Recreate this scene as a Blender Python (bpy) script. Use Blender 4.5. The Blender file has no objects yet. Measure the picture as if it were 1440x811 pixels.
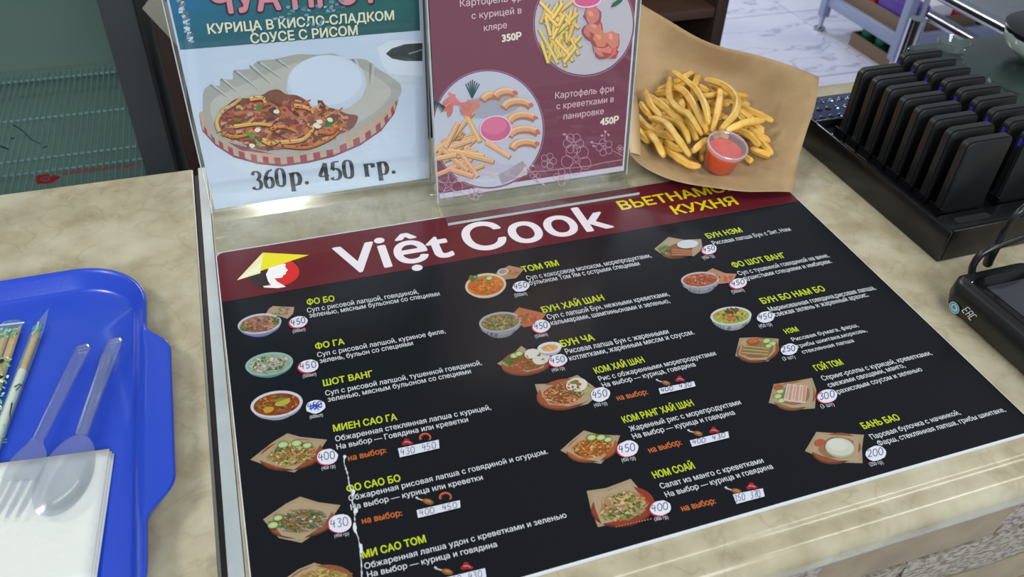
import bpy, bmesh, math, random
from mathutils import Vector, Matrix
PI = math.pi
S = bpy.context.scene
COL = S.collection

# ---------------------------------------------------------------- camera
cam_d = bpy.data.cameras.new('camera'); cam = bpy.data.objects.new('camera', cam_d); COL.objects.link(cam)
RW = ((0.9471929484906942, -0.3186373962739969, 0.03599622237447864),
      (0.17744777712627455, 0.6143415525245666, 0.7688281623579154),
      (-0.2670913789744047, -0.7218411643411817, 0.6384414841942195))   # world -> camera
CP = Vector((0.04873787, -0.68255913, 0.49401464)); FPX = 1172.13
cam.matrix_world = Matrix.Translation(CP) @ Matrix(RW).transposed().to_4x4()
cam_d.sensor_width = 36; cam_d.lens = FPX/1440*36; cam_d.clip_start = 0.02; cam_d.clip_end = 40
cam_d.dof.use_dof = True; cam_d.dof.focus_distance = 0.78; cam_d.dof.aperture_fstop = 11
S.camera = cam

# ---------------------------------------------------------------- world, lamps, exposure
W = bpy.data.worlds.new('world'); S.world = W; W.use_nodes = True
W.node_tree.nodes['Background'].inputs[0].default_value = (0.80, 0.90, 1.0, 1)
W.node_tree.nodes['Background'].inputs[1].default_value = 0.30
S.view_settings.view_transform = 'Standard'; S.view_settings.look = 'None'
S.view_settings.gamma = 1; S.view_settings.use_curve_mapping = False
S.view_settings.exposure = -0.14
def lamp(name, loc, power, size, col, size_y=None, rot=(0, 0, 0)):
    d = bpy.data.lights.new(name, 'AREA'); d.energy = power; d.color = col
    if size_y: d.shape = 'RECTANGLE'; d.size = size; d.size_y = size_y
    else: d.shape = 'DISK'; d.size = size
    o = bpy.data.objects.new(name, d); COL.objects.link(o); o.location = loc; o.rotation_euler = rot
CZ = 1.8
lamp('ceiling_lamp', (-0.79, 2.70, CZ), 30, 0.16, (1, .97, .90))
lamp('ceiling_lamp', (0.14, 3.05, CZ), 45, 0.18, (1, .95, .86))
lamp('ceiling_panel', (-1.5, 0.0, CZ), 33, 0.6, (1, .97, .92), 0.6)
lamp('ceiling_panel', (0.9, -0.9, CZ), 11, 0.6, (1, .97, .92), 0.6)
lamp('ceiling_strip', (1.9, -0.25, CZ), 8, 1.2, (1, .96, .88), 0.08)
lamp('ceiling_panel', (2.3, 3.4, CZ), 48, 1.0, (.86, .90, 1), 0.6)
lamp('poster_fill', (0.2, -3.0, CZ), 112, 1.6, (.84, .92, 1), 0.8, rot=(.7, 0, 0))  # added fill light from the viewer's side to brighten the posters

# ---------------------------------------------------------------- helpers
def lin(c):
    c = c/255.0
    return c/12.92 if c <= 0.04045 else ((c+0.055)/1.055)**2.4
def rgb(c): return (lin(c[0]), lin(c[1]), lin(c[2]), 1)

def at(x, y, z=0.0):
    """point of the horizontal plane z that a pixel of the photograph shows"""
    d = Matrix(RW).transposed() @ Vector(((x-720)/FPX, -(y-405.5)/FPX, -1))
    return CP + d*((z-CP.z)/d.z)

def pix(p):
    q = Matrix(RW) @ (Vector(p)-CP); return (720-FPX*q.x/q.z, 405.5+FPX*q.y/q.z)

def mat(name, c, rough=0.5, metal=0.0, spec=0.5, c2=None, nscale=20, bump=0.0, bscale=60, coat=0.0, emis=None, estr=0, detail=4, lo=.35, hi=.65, trans=0, aniso=None):
    m = bpy.data.materials.new(name); m.use_nodes = True
    nt = m.node_tree; b = nt.nodes['Principled BSDF']
    b.inputs['Base Color'].default_value = rgb(c)
    b.inputs['Roughness'].default_value = rough; b.inputs['Metallic'].default_value = metal
    b.inputs['Specular IOR Level'].default_value = spec; b.inputs['Coat Weight'].default_value = coat
    b.inputs['Coat Roughness'].default_value = 0.08
    if trans: b.inputs['Transmission Weight'].default_value = trans
    tc = nt.nodes.new('ShaderNodeTexCoord')
    if c2 is not None:
        n = nt.nodes.new('ShaderNodeTexNoise'); n.inputs['Scale'].default_value = nscale; n.inputs['Detail'].default_value = detail
        src = tc.outputs['Object']
        if aniso:
            mp = nt.nodes.new('ShaderNodeMapping'); mp.inputs['Scale'].default_value = aniso
            nt.links.new(src, mp.inputs[0]); src = mp.outputs[0]
        nt.links.new(src, n.inputs['Vector'])
        r = nt.nodes.new('ShaderNodeValToRGB'); r.color_ramp.elements[0].position = lo; r.color_ramp.elements[1].position = hi
        r.color_ramp.elements[0].color = rgb(c); r.color_ramp.elements[1].color = rgb(c2)
        nt.links.new(n.outputs['Fac'], r.inputs[0]); nt.links.new(r.outputs[0], b.inputs['Base Color'])
    if bump:
        n = nt.nodes.new('ShaderNodeTexNoise'); n.inputs['Scale'].default_value = bscale; n.inputs['Detail'].default_value = 5
        nt.links.new(tc.outputs['Object'], n.inputs['Vector'])
        bp = nt.nodes.new('ShaderNodeBump'); bp.inputs['Strength'].default_value = bump; bp.inputs['Distance'].default_value = 0.002
        nt.links.new(n.outputs['Fac'], bp.inputs['Height']); nt.links.new(bp.outputs[0], b.inputs['Normal'])
    if emis:
        b.inputs['Emission Color'].default_value = rgb(emis); b.inputs['Emission Strength'].default_value = estr
    return m

def print_mat(name, rough=0.3, spec=0.5, coat=0.0):
    """printed colours come from the mesh's colour attribute"""
    m = mat(name, (128, 128, 128), rough, spec=spec, coat=coat)
    nt = m.node_tree; a = nt.nodes.new('ShaderNodeAttribute'); a.attribute_name = 'print_colour'
    nt.links.new(a.outputs['Color'], nt.nodes['Principled BSDF'].inputs['Base Color'])
    return m

def clear_mat(name, tint=(250, 252, 252), haze=0.03, hazecol=(225, 230, 235), rough=0.04, gloss=1.0, ior=1.49):
    """thin clear plastic: lets light through, reflects by Fresnel, a little milky"""
    m = bpy.data.materials.new(name); m.use_nodes = True; nt = m.node_tree; N = nt.nodes; L = nt.links
    for n in list(N): N.remove(n)
    out = N.new('ShaderNodeOutputMaterial'); tr = N.new('ShaderNodeBsdfTransparent'); tr.inputs[0].default_value = rgb(tint)
    di = N.new('ShaderNodeBsdfDiffuse'); di.inputs[0].default_value = rgb(hazecol)
    gl = N.new('ShaderNodeBsdfGlossy'); gl.inputs['Roughness'].default_value = rough
    m1 = N.new('ShaderNodeMixShader'); m1.inputs[0].default_value = haze; L.new(tr.outputs[0], m1.inputs[1]); L.new(di.outputs[0], m1.inputs[2])
    lw = N.new('ShaderNodeLayerWeight'); lw.inputs['Blend'].default_value = .5
    pw = N.new('ShaderNodeMath'); pw.operation = 'POWER'; pw.inputs[1].default_value = 5; L.new(lw.outputs['Facing'], pw.inputs[0])
    f0 = ((ior-1)/(ior+1))**2
    ma = N.new('ShaderNodeMath'); ma.operation = 'MULTIPLY_ADD'; ma.inputs[1].default_value = 1-f0; ma.inputs[2].default_value = f0; L.new(pw.outputs[0], ma.inputs[0])
    mu = N.new('ShaderNodeMath'); mu.operation = 'MULTIPLY'; mu.inputs[1].default_value = gloss; mu.use_clamp = True; L.new(ma.outputs[0], mu.inputs[0])
    m2 = N.new('ShaderNodeMixShader'); L.new(mu.outputs[0], m2.inputs[0]); L.new(m1.outputs[0], m2.inputs[1]); L.new(gl.outputs[0], m2.inputs[2])
    L.new(m2.outputs[0], out.inputs[0])
    return m

class MB:
    """collects shapes, then links them as ONE mesh object"""
    def __init__(s): s.v = []; s.f = []
    def add(s, vs, fs):
        o = len(s.v); s.v += [tuple(v) for v in vs]; s.f += [tuple(i+o for i in f) for f in fs]; return s
    def box(s, x0, x1, y0, y1, z0, z1):
        return s.add([(x, y, z) for z in (z0, z1) for (x, y) in ((x0, y0), (x1, y0), (x1, y1), (x0, y1))],
                     [(3, 2, 1, 0), (4, 5, 6, 7), (0, 1, 5, 4), (1, 2, 6, 5), (2, 3, 7, 6), (3, 0, 4, 7)])
    def prism(s, pts, z0, z1):
        n = len(pts)
        return s.add([(p[0], p[1], z0) for p in pts]+[(p[0], p[1], z1) for p in pts],
                     [tuple(range(n-1, -1, -1)), tuple(range(n, 2*n))]+[(i, (i+1) % n, n+(i+1) % n, n+i) for i in range(n)])
    def loft(s, rings, cap0=True, cap1=True, closed=True):
        n = len(rings[0]); vs = [v for r in rings for v in r]; fs = []
        for k in range(len(rings)-1):
            for i in range(n if closed else n-1):
                j = (i+1) % n
                fs.append((k*n+i, k*n+j, (k+1)*n+j, (k+1)*n+i))
        if cap0: fs.append(tuple(range(n-1, -1, -1)))
        if cap1: fs.append(tuple(range((len(rings)-1)*n, len(rings)*n)))
        return s.add(vs, fs)
    def lathe(s, prof, c=(0, 0, 0), n=40, cap0=True, cap1=True):
        rings = [[(c[0]+r*math.cos(2*PI*i/n), c[1]+r*math.sin(2*PI*i/n), c[2]+z) for i in range(n)] for r, z in prof]
        return s.loft(rings, cap0, cap1)
    def tube(s, pts, r, n=8, square=False):
        pts = [Vector(p) for p in pts]; rings = []; up = Vector((0, 0, 1)); m = len(pts)
        for k, p in enumerate(pts):
            t = (pts[min(k+1, m-1)]-pts[max(k-1, 0)]).normalized()
            a = t.cross(up)
            if a.length < .05: a = t.cross(Vector((0, 1, 0)))
            a.normalize(); b = a.cross(t).normalized()
            rr = r[k] if isinstance(r, (list, tuple)) else r
            rings.append([tuple(p+(a*math.cos(2*PI*i/n)+b*math.sin(2*PI*i/n))*rr) for i in range(n)])
        return s.loft(rings)
    def build(s, name, m, parent=None, smooth=False, bevel=0, seg=2, loc=None, sharp=0.6):
        me = bpy.data.meshes.new(name); me.from_pydata(s.v, [], s.f); me.materials.append(m)
        bm = bmesh.new(); bm.from_mesh(me); bmesh.ops.recalc_face_normals(bm, faces=bm.faces)
        if bevel:
            bmesh.ops.remove_doubles(bm, verts=bm.verts, dist=1e-6)
            bmesh.ops.bevel(bm, geom=[e for e in bm.edges if len(e.link_faces) == 2 and e.calc_face_angle() > 0.5], offset=bevel, segments=seg, affect='EDGES', profile=.5, clamp_overlap=True)
        if smooth or bevel:
            for f in bm.faces: f.smooth = True
            for e in bm.edges: e.smooth = not (len(e.link_faces) == 2 and e.calc_face_angle() > sharp)
        bm.to_mesh(me); bm.free()
        o = bpy.data.objects.new(name, me); COL.objects.link(o)
        if loc: o.location = loc
        if parent: o.parent = parent
        return o

def tag(o, label=None, cat=None, group=None, kind=None):
    if label: o['label'] = label
    if cat: o['category'] = cat
    if group: o['group'] = group
    if kind: o['kind'] = kind
    return o
def thing(name, label, cat, loc=(0, 0, 0), rz=0, group=None):
    o = bpy.data.objects.new(name, None); COL.objects.link(o); o.location = loc; o.rotation_euler = (0, 0, rz); o.empty_display_size = .02
    return tag(o, label, cat, group)
def shift(o, loc):
    """parts built in world coordinates under an Empty that stands elsewhere"""
    o.matrix_parent_inverse = Matrix.Translation(-Vector(loc)); return o
def rrect(x0, x1, y0, y1, r, n=6):
    P = []
    for cx, cy, a in ((x1-r, y0+r, -PI/2), (x1-r, y1-r, 0), (x0+r, y1-r, PI/2), (x0+r, y0+r, PI)):
        for i in range(n+1):
            t = a+i*PI/2/n; P.append((cx+r*math.cos(t), cy+r*math.sin(t)))
    return P
def catmull(P, n=6):
    P = [Vector(p) for p in P]; Q = [2*P[0]-P[1]]+P+[2*P[-1]-P[-2]]; out = []
    for k in range(1, len(Q)-2):
        a, b, c, d = Q[k-1:k+3]
        for i in range(n):
            t = i/n
            out.append(.5*((2*b)+(c-a)*t+(2*a-5*b+4*c-d)*t*t+(3*b-a-3*c+d)*t*t*t))
    out.append(P[-1]); return out
def copy_tree(o, parent=None):
    c = o.copy(); COL.objects.link(c)
    if parent: c.parent = parent
    for ch in list(o.children): copy_tree(ch, c)
    return c

# ---- print on flat sheets: flat coloured shapes and lettering laid on the sheet's own plane
class Paint:
    def __init__(s, plane, base=0.0):
        s.v = []; s.f = []; s.c = []; s.k = base; s.eps = 6e-6; s.clip = None
        s.pl = lambda x, y, k: plane(max(x, s.clip(y)) if s.clip else x, y, k)
    def poly(s, pts, c, up=True):
        if up: s.k += s.eps
        o = len(s.v); s.v += [s.pl(p[0], p[1], s.k) for p in pts]; s.f.append(tuple(range(o, o+len(pts)))); s.c.append(c)
    def ell(s, x, y, a, b, rot, c, n=14, wob=0.0, up=True, a0=0, a1=360):
        cr, sr = math.cos(math.radians(rot)), math.sin(math.radians(rot)); P = []
        for i in range(n):
            t = math.radians(a0+(a1-a0)*i/(n if a1-a0 == 360 else n-1)); k = 1+random.uniform(-wob, wob)
            u, v = a*k*math.cos(t), b*k*math.sin(t); P.append((x+u*cr-v*sr, y+u*sr+v*cr))
        s.poly(P, c, up)
    def line(s, pts, w, c, up=True, w1=None, nib=None):
        if up: s.k += s.eps
        n = len(pts); L = []; R = []
        for i, p in enumerate(pts):
            q = pts[min(i+1, n-1)]; r = pts[max(i-1, 0)]; dx, dy = q[0]-r[0], q[1]-r[1]; l = math.hypot(dx, dy) or 1
            ww = w if w1 is None else w+(w1-w)*i/(n-1)
            if nib: ww = nib(dx/l, dy/l)
            L.append((p[0]-dy/l*ww/2, p[1]+dx/l*ww/2)); R.append((p[0]+dy/l*ww/2, p[1]-dx/l*ww/2))
        for i in range(n-1):
            o = len(s.v); s.v += [s.pl(a[0], a[1], s.k) for a in (L[i], L[i+1], R[i+1], R[i])]; s.f.append((o, o+1, o+2, o+3)); s.c.append(c)
    def build(s, name, m, parent, label=None):
        me = bpy.data.meshes.new(name); me.from_pydata([tuple(v) for v in s.v], [], s.f); me.materials.append(m)
        a = me.color_attributes.new('print_colour', 'FLOAT_COLOR', 'CORNER'); i = 0
        for f, c in zip(me.polygons, s.c):
            cc = rgb(c)
            for _ in f.loop_indices: a.data[i].color = cc; i += 1
        o = bpy.data.objects.new(name, me); COL.objects.link(o); o.parent = parent
        if label: o['label'] = label
        return o

from mathutils.geometry import delaunay_2d_cdt
def glyph_mesh(o, dg):
    """fill the letter outlines by winding number, one letter cluster at a time"""
    me = bpy.data.meshes.new_from_object(o.evaluated_get(dg)); V = [v.co.to_2d() for v in me.vertices]; nx = {}
    for e in me.edges:
        a, b_ = e.vertices; nx.setdefault(a, []).append(b_); nx.setdefault(b_, []).append(a)
    bpy.data.meshes.remove(me); seen = set(); loops = []
    for s in range(len(V)):
        if s in seen or s not in nx: continue
        L = [s]; seen.add(s); c = s+1 if s+1 in nx[s] else nx[s][0]
        while c not in seen:
            L.append(c); seen.add(c); n = [q for q in nx[c] if q not in seen]
            if not n: break
            c = n[0]
        if len(L) > 2: loops.append([V[i] for i in L])
    loops.sort(key=lambda L: min(p.x for p in L)); cl = []
    for L in loops:
        x0, x1 = min(p.x for p in L), max(p.x for p in L)
        if cl and x0 < cl[-1][1]-.002: cl[-1][0].append(L); cl[-1][1] = max(cl[-1][1], x1)
        else: cl.append([[L], x1])
    vs, fs = [], []
    for Ls, _ in cl:
        key = tuple((round(p.x-Ls[0][0].x, 3), round(p.y, 3)) for L in Ls for p in L[::3])
        if key in GLYPHS: dv, df, x_ = GLYPHS[key]; dx = Ls[0][0].x-x_
        else:
            P_, E_ = [], []
            for L in Ls:
                o0 = len(P_); P_ += [p.copy() for p in L]; E_ += [(o0+i, o0+(i+1) % len(L)) for i in range(len(L))]
            r = delaunay_2d_cdt(P_, E_, [], 0, 1e-5); dv = r[0]; df = []
            for t in r[2]:
                c = (dv[t[0]]+dv[t[1]]+dv[t[2]])/3; w = 0
                for L in Ls:
                    for i in range(len(L)):
                        a, b_ = L[i-1], L[i]
                        if (a.y > c.y) != (b_.y > c.y) and c.x < (b_.x-a.x)*(c.y-a.y)/(b_.y-a.y)+a.x: w += 1 if b_.y > a.y else -1
                if w: df.append(tuple(t))
            GLYPHS[key] = (dv, df, Ls[0][0].x); dx = 0
        o0 = len(vs); vs += [(p.x+dx, p.y, 0) for p in dv]; fs += [tuple(o0+q for q in t) for t in df]
    m = bpy.data.meshes.new('glyphs'); m.from_pydata(vs, [], fs); return m
GLYPHS = {}
TEXTQ = []
def text(s, p0, p1, h, m, plane, parent, name='lettering', bold=0.0, lift=2e-4, label=None, slant=0.0, wide=True):
    """lettering on a plane; p0/p1 are the ends of the base line, h the height of its capitals (both in the photograph's frame)"""
    cu = bpy.data.curves.new(name, 'FONT'); cu.body = s; cu.size = 1; cu.fill_mode = 'NONE'; cu.resolution_u = 8 if h > 20 else 3
    o = bpy.data.objects.new('tmp_text', cu); COL.objects.link(o)
    TEXTQ.append((o, bold, s, p0, p1, h, m, plane, parent, name, lift, label, slant))
def flush_text():
    dg = bpy.context.evaluated_depsgraph_get(); dg.update()
    for o, bold, s, p0, p1, h, m, plane, parent, name, lift, label, slant in TEXTQ:
        me = glyph_mesh(o, dg); me.name = name
        if bold:      # heavier strokes: the same outlines laid over one another a hair apart
            V0 = [v.co.copy() for v in me.vertices]; F0 = [tuple(p.vertices) for p in me.polygons]; n0 = len(V0); k = 8 if bold > .02 else 4
            D_ = [Vector((bold*.9*math.cos(2*PI*i/k), bold*.8*math.sin(2*PI*i/k), i)) for i in range(k)]
            me2 = bpy.data.meshes.new(name); me2.from_pydata([tuple(v+d) for d in D_ for v in V0], [], [tuple(q+i*n0 for q in f) for i in range(k) for f in F0])
            bpy.data.meshes.remove(me); me = me2
        xs = [v.co.x for v in me.vertices]; x0, x1 = min(xs), max(xs); cap = 0.73
        A = plane(p0[0], p0[1], lift); B = plane(p1[0], p1[1], lift)
        U = (B-A); L = U.length; U.normalize()
        V = plane.up; a_, b_ = pix(A), pix(A+V*.005)
        H = h*.005/abs(b_[1]-a_[1])
        V = (V-U*V.dot(U)).normalized()
        NN = U.cross(V)
        for v in me.vertices:
            a = (v.co.x-x0)/(x1-x0)*L; b = v.co.y/cap*H
            v.co = A+U*(a+slant*b)+V*b+NN*(v.co.z*6e-6)
        me.materials.clear(); me.materials.append(m)
        n = bpy.data.objects.new(name, me); COL.objects.link(n); n.parent = parent
        if parent.location.length: n.matrix_parent_inverse = parent.matrix_basis.inverted()
        if label: n['label'] = label
        cu = o.data; bpy.data.objects.remove(o); bpy.data.curves.remove(cu)
    TEXTQ.clear()
class Flat:
    """plane z = z0"""
    up = Vector((0, 1, 0)); up_exact = True
    def __init__(s, z0): s.z0 = z0
    def __call__(s, x, y, k=0.0): return at(x, y, s.z0+k)
class Lean:
    """plane through (.., y0, z0) leaning back by th"""
    up_exact = True
    def __init__(s, y0, z0, th): s.p = Vector((0, y0, z0)); s.up = Vector((0, math.sin(th), math.cos(th))); s.n = Vector((0, -math.cos(th), math.sin(th)))
    def __call__(s, x, y, k=0.0):
        d = Matrix(RW).transposed() @ Vector(((x-720)/FPX, -(y-405.5)/FPX, -1))
        q = s.p+s.n*k
        return CP+d*((q-CP).dot(s.n)/d.dot(s.n))
    def pt(s, x, v, k=0.0): return Vector((x, 0, 0))+s.p+s.up*v+s.n*k

# ================================================================ the setting
FL = -0.90
m_joint = mat('tile_joint', (70, 72, 90), .7)
m_tile = mat('white_marble_tile', (206, 209, 228), .22, spec=.5, c2=(178, 183, 210), nscale=2.2, lo=.45, hi=.75)
nt = m_tile.node_tree                                   # thin grey veins, a look of the tile itself
tc = nt.nodes.new('ShaderNodeTexCoord'); mp = nt.nodes.new('ShaderNodeMapping'); mp.inputs['Rotation'].default_value = (0, 0, .7); mp.inputs['Scale'].default_value = (1, 3, 1)
ns = nt.nodes.new('ShaderNodeTexNoise'); ns.inputs['Scale'].default_value = 1.6; ns.inputs['Detail'].default_value = 6
nt.links.new(tc.outputs['Object'], mp.inputs[0]); nt.links.new(mp.outputs[0], ns.inputs['Vector'])
rp = nt.nodes.new('ShaderNodeValToRGB'); e = rp.color_ramp.elements
e[0].position = .488; e[0].color = (0, 0, 0, 1); e[1].position = .512; e[1].color = (0, 0, 0, 1); k = e.new(.5); k.color = (.55, .55, .55, 1)
mx = nt.nodes.new('ShaderNodeMix'); mx.data_type = 'RGBA'; mx.inputs['B'].default_value = rgb((110, 114, 140))
b = nt.nodes['Principled BSDF']; old = b.inputs['Base Color'].links[0].from_socket
nt.links.new(ns.outputs['Fac'], rp.inputs[0]); nt.links.new(rp.outputs[0], mx.inputs['Factor']); nt.links.new(old, mx.inputs['A']); nt.links.new(mx.outputs['Result'], b.inputs['Base Color'])

floor = MB().box(-3.0, 6.0, -1.6, 5.4, FL-.05, FL-.004).build('floor', m_joint); tag(floor, kind='structure')
tile0 = None
for i in range(-5, 6):
    for j in range(-5, 5):
        x, y = 2.463+.6*i, 1.784+.606*j
        if tile0 is None:
            tile0 = MB().box(.002, .597, .002, .603, -.006, 0).build('tile', m_tile, floor, bevel=.0015, seg=1); t = tile0
        else:
            t = tile0.copy(); COL.objects.link(t)
        t.location = (x, y, FL)

# ---- counter with stone-clad front
m_carc = mat('counter_board', (70, 55, 42), .7)
m_mar = mat('beige_marble_laminate', (174, 166, 140), .17, spec=.55, c2=(154, 143, 116), nscale=34, lo=.36, hi=.68, detail=9)
def marble_extra(m):
    nt = m.node_tree; b = nt.nodes['Principled BSDF']; src = b.inputs['Base Color'].links[0].from_socket
    tc = nt.nodes.new('ShaderNodeTexCoord'); n = nt.nodes.new('ShaderNodeTexNoise'); n.inputs['Scale'].default_value = 26; n.inputs['Detail'].default_value = 9; n.inputs['Distortion'].default_value = .5
    nt.links.new(tc.outputs['Object'], n.inputs['Vector'])
    r = nt.nodes.new('ShaderNodeValToRGB'); e = r.color_ramp.elements; e[0].position = .47; e[0].color = (0, 0, 0, 1); e[1].position = .53; e[1].color = (0, 0, 0, 1); k = e.new(.5); k.color = (.22, .22, .22, 1)
    x = nt.nodes.new('ShaderNodeMix'); x.data_type = 'RGBA'; x.inputs['B'].default_value = rgb((112, 98, 72))
    nt.links.new(n.outputs['Fac'], r.inputs[0]); nt.links.new(r.outputs[0], x.inputs['Factor']); nt.links.new(src, x.inputs['A'])
    n2 = nt.nodes.new('ShaderNodeTexNoise'); n2.inputs['Scale'].default_value = 11; n2.inputs['Detail'].default_value = 4; nt.links.new(tc.outputs['Object'], n2.inputs['Vector'])
    r2 = nt.nodes.new('ShaderNodeValToRGB'); r2.color_ramp.elements[0].position = .5; r2.color_ramp.elements[1].position = .72
    x2 = nt.nodes.new('ShaderNodeMix'); x2.data_type = 'RGBA'; x2.inputs['B'].default_value = rgb((188, 182, 160))
    nt.links.new(n2.outputs['Fac'], r2.inputs[0]); nt.links.new(r2.outputs[0], x2.inputs['Factor']); nt.links.new(x.outputs['Result'], x2.inputs['A']); nt.links.new(x2.outputs['Result'], b.inputs['Base Color'])
marble_extra(m_mar)
TH = .026
counter = thing('serving_counter', 'stone-clad serving counter carrying the beige marble worktops', 'counter', (0.4, -.14, FL))
shift(MB().box(-1.0, 1.43, -.405, .15, FL, -TH-.001).build('carcass', m_carc, counter), counter.location)
m_s1 = mat('smooth_brown_stone', (150, 134, 108), .75, c2=(134, 119, 97), nscale=25, bump=.3, bscale=90)
m_s2 = mat('rough_grey_stone', (160, 151, 136), .9, c2=(118, 107, 94), nscale=130, bump=1.0, bscale=160, lo=.44, hi=.58, aniso=(1, 1, 2.6))
m_s3 = mat('rough_pink_grey_stone', (164, 152, 142), .9, c2=(120, 105, 96), nscale=150, bump=1.0, bscale=220, lo=.46, hi=.6, aniso=(1, 1, 2))
random.seed(5)
rows = [(-.0265, -.040), (-.042, -.085), (-.087, -.138), (-.140, -.190), (-.192, -.25), (-.252, -.31), (-.312, -.38), (-.382, -.44), (-.442, -.51), (-.512, -.58), (-.582, -.65), (-.652, -.72), (-.722, -.80), (-.802, -.89)]
fixed = {0: [-.9, -.7, -.45, -.2, .05, .20, .384, .75, 1.0, 1.22, 1.43], 1: [-.95, -.72, -.5, -.25, 0, .17, .390, .575, .80, 1.05, 1.25, 1.43], 2: [-.9, -.65, -.4, -.15, .1, .26, .483, .70, .93, 1.2, 1.43]}
for r, (z1, z0) in enumerate(rows):
    if r in fixed: xs = fixed[r]
    else:
        xs = [-.98+random.uniform(0, .08)]
        while xs[-1] < 1.43: xs.append(min(1.43, xs[-1]+random.uniform(.16, .3)))
    for i in range(len(xs)-1):
        a, b_ = xs[i], xs[i+1]; sk = .007 if r else .004; rough = ((i+r) % 2 == 0)
        if r == 0: rough = True
        if r == 1: rough = not (.38 < a < .56)
        if r == 2: rough = .25 < a < .72
        nx = 9; mb = MB(); g = .0012; dep = .034; vs = []; fs = []
        f0 = -.4385-random.uniform(0, .0012)
        nz = 4
        for u in range(nx):
            for w in range(nz):
                fu, fw = u/(nx-1), w/(nz-1)
                x = a+g+(b_-a-2*g)*fu+sk*(fw-.5)*1.0+(random.uniform(-.0008, .0008))
                z = z0+g+(z1-z0-2*g)*fw+random.uniform(-.0006, .0006)
                edge = u in (0, nx-1) or w in (0, nz-1)
                y = f0+(.0015 if edge else 0)+(random.uniform(-.0016, .0012) if rough else random.uniform(-.0002, .0002))
                vs.append((x, y, z))
        for u in range(nx-1):
            for w in range(nz-1): fs.append((u*nz+w, (u+1)*nz+w, (u+1)*nz+w+1, u*nz+w+1))
        ring = [u*nz for u in range(nx)]+[(nx-1)*nz+w for w in range(1, nz)]+[u*nz+nz-1 for u in range(nx-2, -1, -1)]+[w for w in range(nz-2, 0, -1)]
        o0 = len(vs); vs += [(vs[q][0], -.4055, vs[q][2]) for q in ring]
        for q in range(len(ring)):
            w = (q+1) % len(ring); fs.append((ring[q], o0+q, o0+w, ring[w]))
        mb.add(vs, fs)
        shift(mb.build('stone', (m_s2 if r != 0 and r % 2 == 0 else m_s3) if rough else m_s1, counter, smooth=True, sharp=.5), counter.location)

def worktop(name, xr_back, xr_front, xl_back, xl_front, label):
    """post-formed slab: flat top, rolled nose at the front"""
    prof = [(.166, -TH), (.166, -.0005), (.1655, 0)]
    for y in (.0, -.2, -.40): prof.append((y, 0))
    prof += [(-.4225, 0), (-.4245, -.0006), (-.4265, -.0013), (-.4300, -.0013)]
    for i in range(9):
        t = i/8*PI*.5; prof.append((-.4370-.0125*math.sin(t), -.0138+.0125*math.cos(t)))
    prof += [(-.4495, -.019)]
    for i in range(1, 5):
        t = i/4*PI*.5; prof.append((-.4445-.005*math.cos(t), -.021-.005*math.sin(t)))
    rings = []
    for f in (0, 1):
        R_ = []
        for y, z in prof:
            t = (.166-y)/.616; xl = xl_back+(xl_front-xl_back)*t; xr = xr_back+(xr_front-xr_back)*t
            R_.append((xl if f == 0 else xr, y, z))
        rings.append(R_)
    o = MB().loft(rings).build(name, m_mar, smooth=True, sharp=.5)
    return tag(o, label, 'worktop')
wl = worktop('counter_worktop', -.0170, -.0212, -1.0, -1.0, 'beige marble-look worktop to the left, under the blue tray')
wr = worktop('counter_worktop', -.0005, -.0040, 1.44, 1.44, 'beige marble-look worktop to the right, under the menu board and black rack')
m_alu = mat('brushed_aluminium', (150, 152, 150), .35, metal=.9)
m_gap = mat('dark_gap_filler', (22, 22, 24), .6, c2=(70, 52, 45), nscale=8)
m_strip = mat('grey_white_edge_strip', (172, 180, 180), .35, c2=(156, 165, 166), nscale=18)
e1 = MB().prism([(-.0168, .164), (-.0208, -.445), (-.0188, -.445), (-.0154, .164)], -TH, .0004).build('aluminium_edge_trim', m_alu)
tag(e1, 'thin aluminium edge trim beside the dark seam between the worktops', 'trim')
e2 = MB().prism([(-.0152, .162), (-.0186, -.445), (-.0152, -.445), (-.0100, .162)], -TH, -.006).build('seam_filler', m_gap)
tag(e2, 'dark recessed strip in the seam between the two worktops', 'seam')
e3 = MB().prism([(-.0098, .166), (-.0150, -.447), (-.0046, -.447), (-.0010, .166)], -TH, .0006).build('edge_strip', m_strip)
tag(e3, 'pale grey plastic edge strip running along the left side of the menu board', 'strip')

# ---- refrigerator behind the counter on the left
m_frs = mat('fridge_frame_grey', (82, 86, 88), .38, metal=.35)
m_fri = mat('fridge_liner', (140, 152, 146), .6, c2=(132, 146, 140), nscale=3)
m_frb = mat('fridge_liner_floor', (150, 170, 166), .5)
m_wire = mat('coated_wire', (150, 175, 178), .35)
m_red = mat('red_print', (150, 34, 38), .5)
m_glass = clear_mat('door_glass', (240, 245, 243), .03, (120, 150, 140), .02, 1.0, 1.45)
LF = (-.75, 1.1, FL)
fr = thing('display_refrigerator', 'glass-doored display refrigerator with a grey frame behind the left worktop', 'refrigerator', LF)
def fp(mb, n, m, **k): return shift(mb.build(n, m, fr, **k), LF)
X0, X1, Y0, Y1, ZS = -1.38, -.095, .80, 1.47, -.42
fp(MB().box(X0, X1, Y1-.03, Y1, FL, .75), 'back_panel', m_fri)
fp(MB().box(X0, X0+.03, Y0+.05, Y1-.031, FL+.001, .75), 'side_panel', m_fri); fp(MB().box(X1-.03, X1, Y0+.05, Y1-.031, FL+.001, .75), 'side_panel', m_fri)
fp(MB().box(X0+.031, X1-.031, Y0+.05, Y1-.031, FL+.001, ZS-.06), 'lower_compartment', m_frb)
fp(MB().box(X0, X1, Y0+.05, Y1, .751, .80), 'top_panel', m_fri)
fp(MB().box(X0-.02, X0+.035, Y0, Y0+.045, FL, .80), 'door_post', m_frs, bevel=.004)
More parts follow.
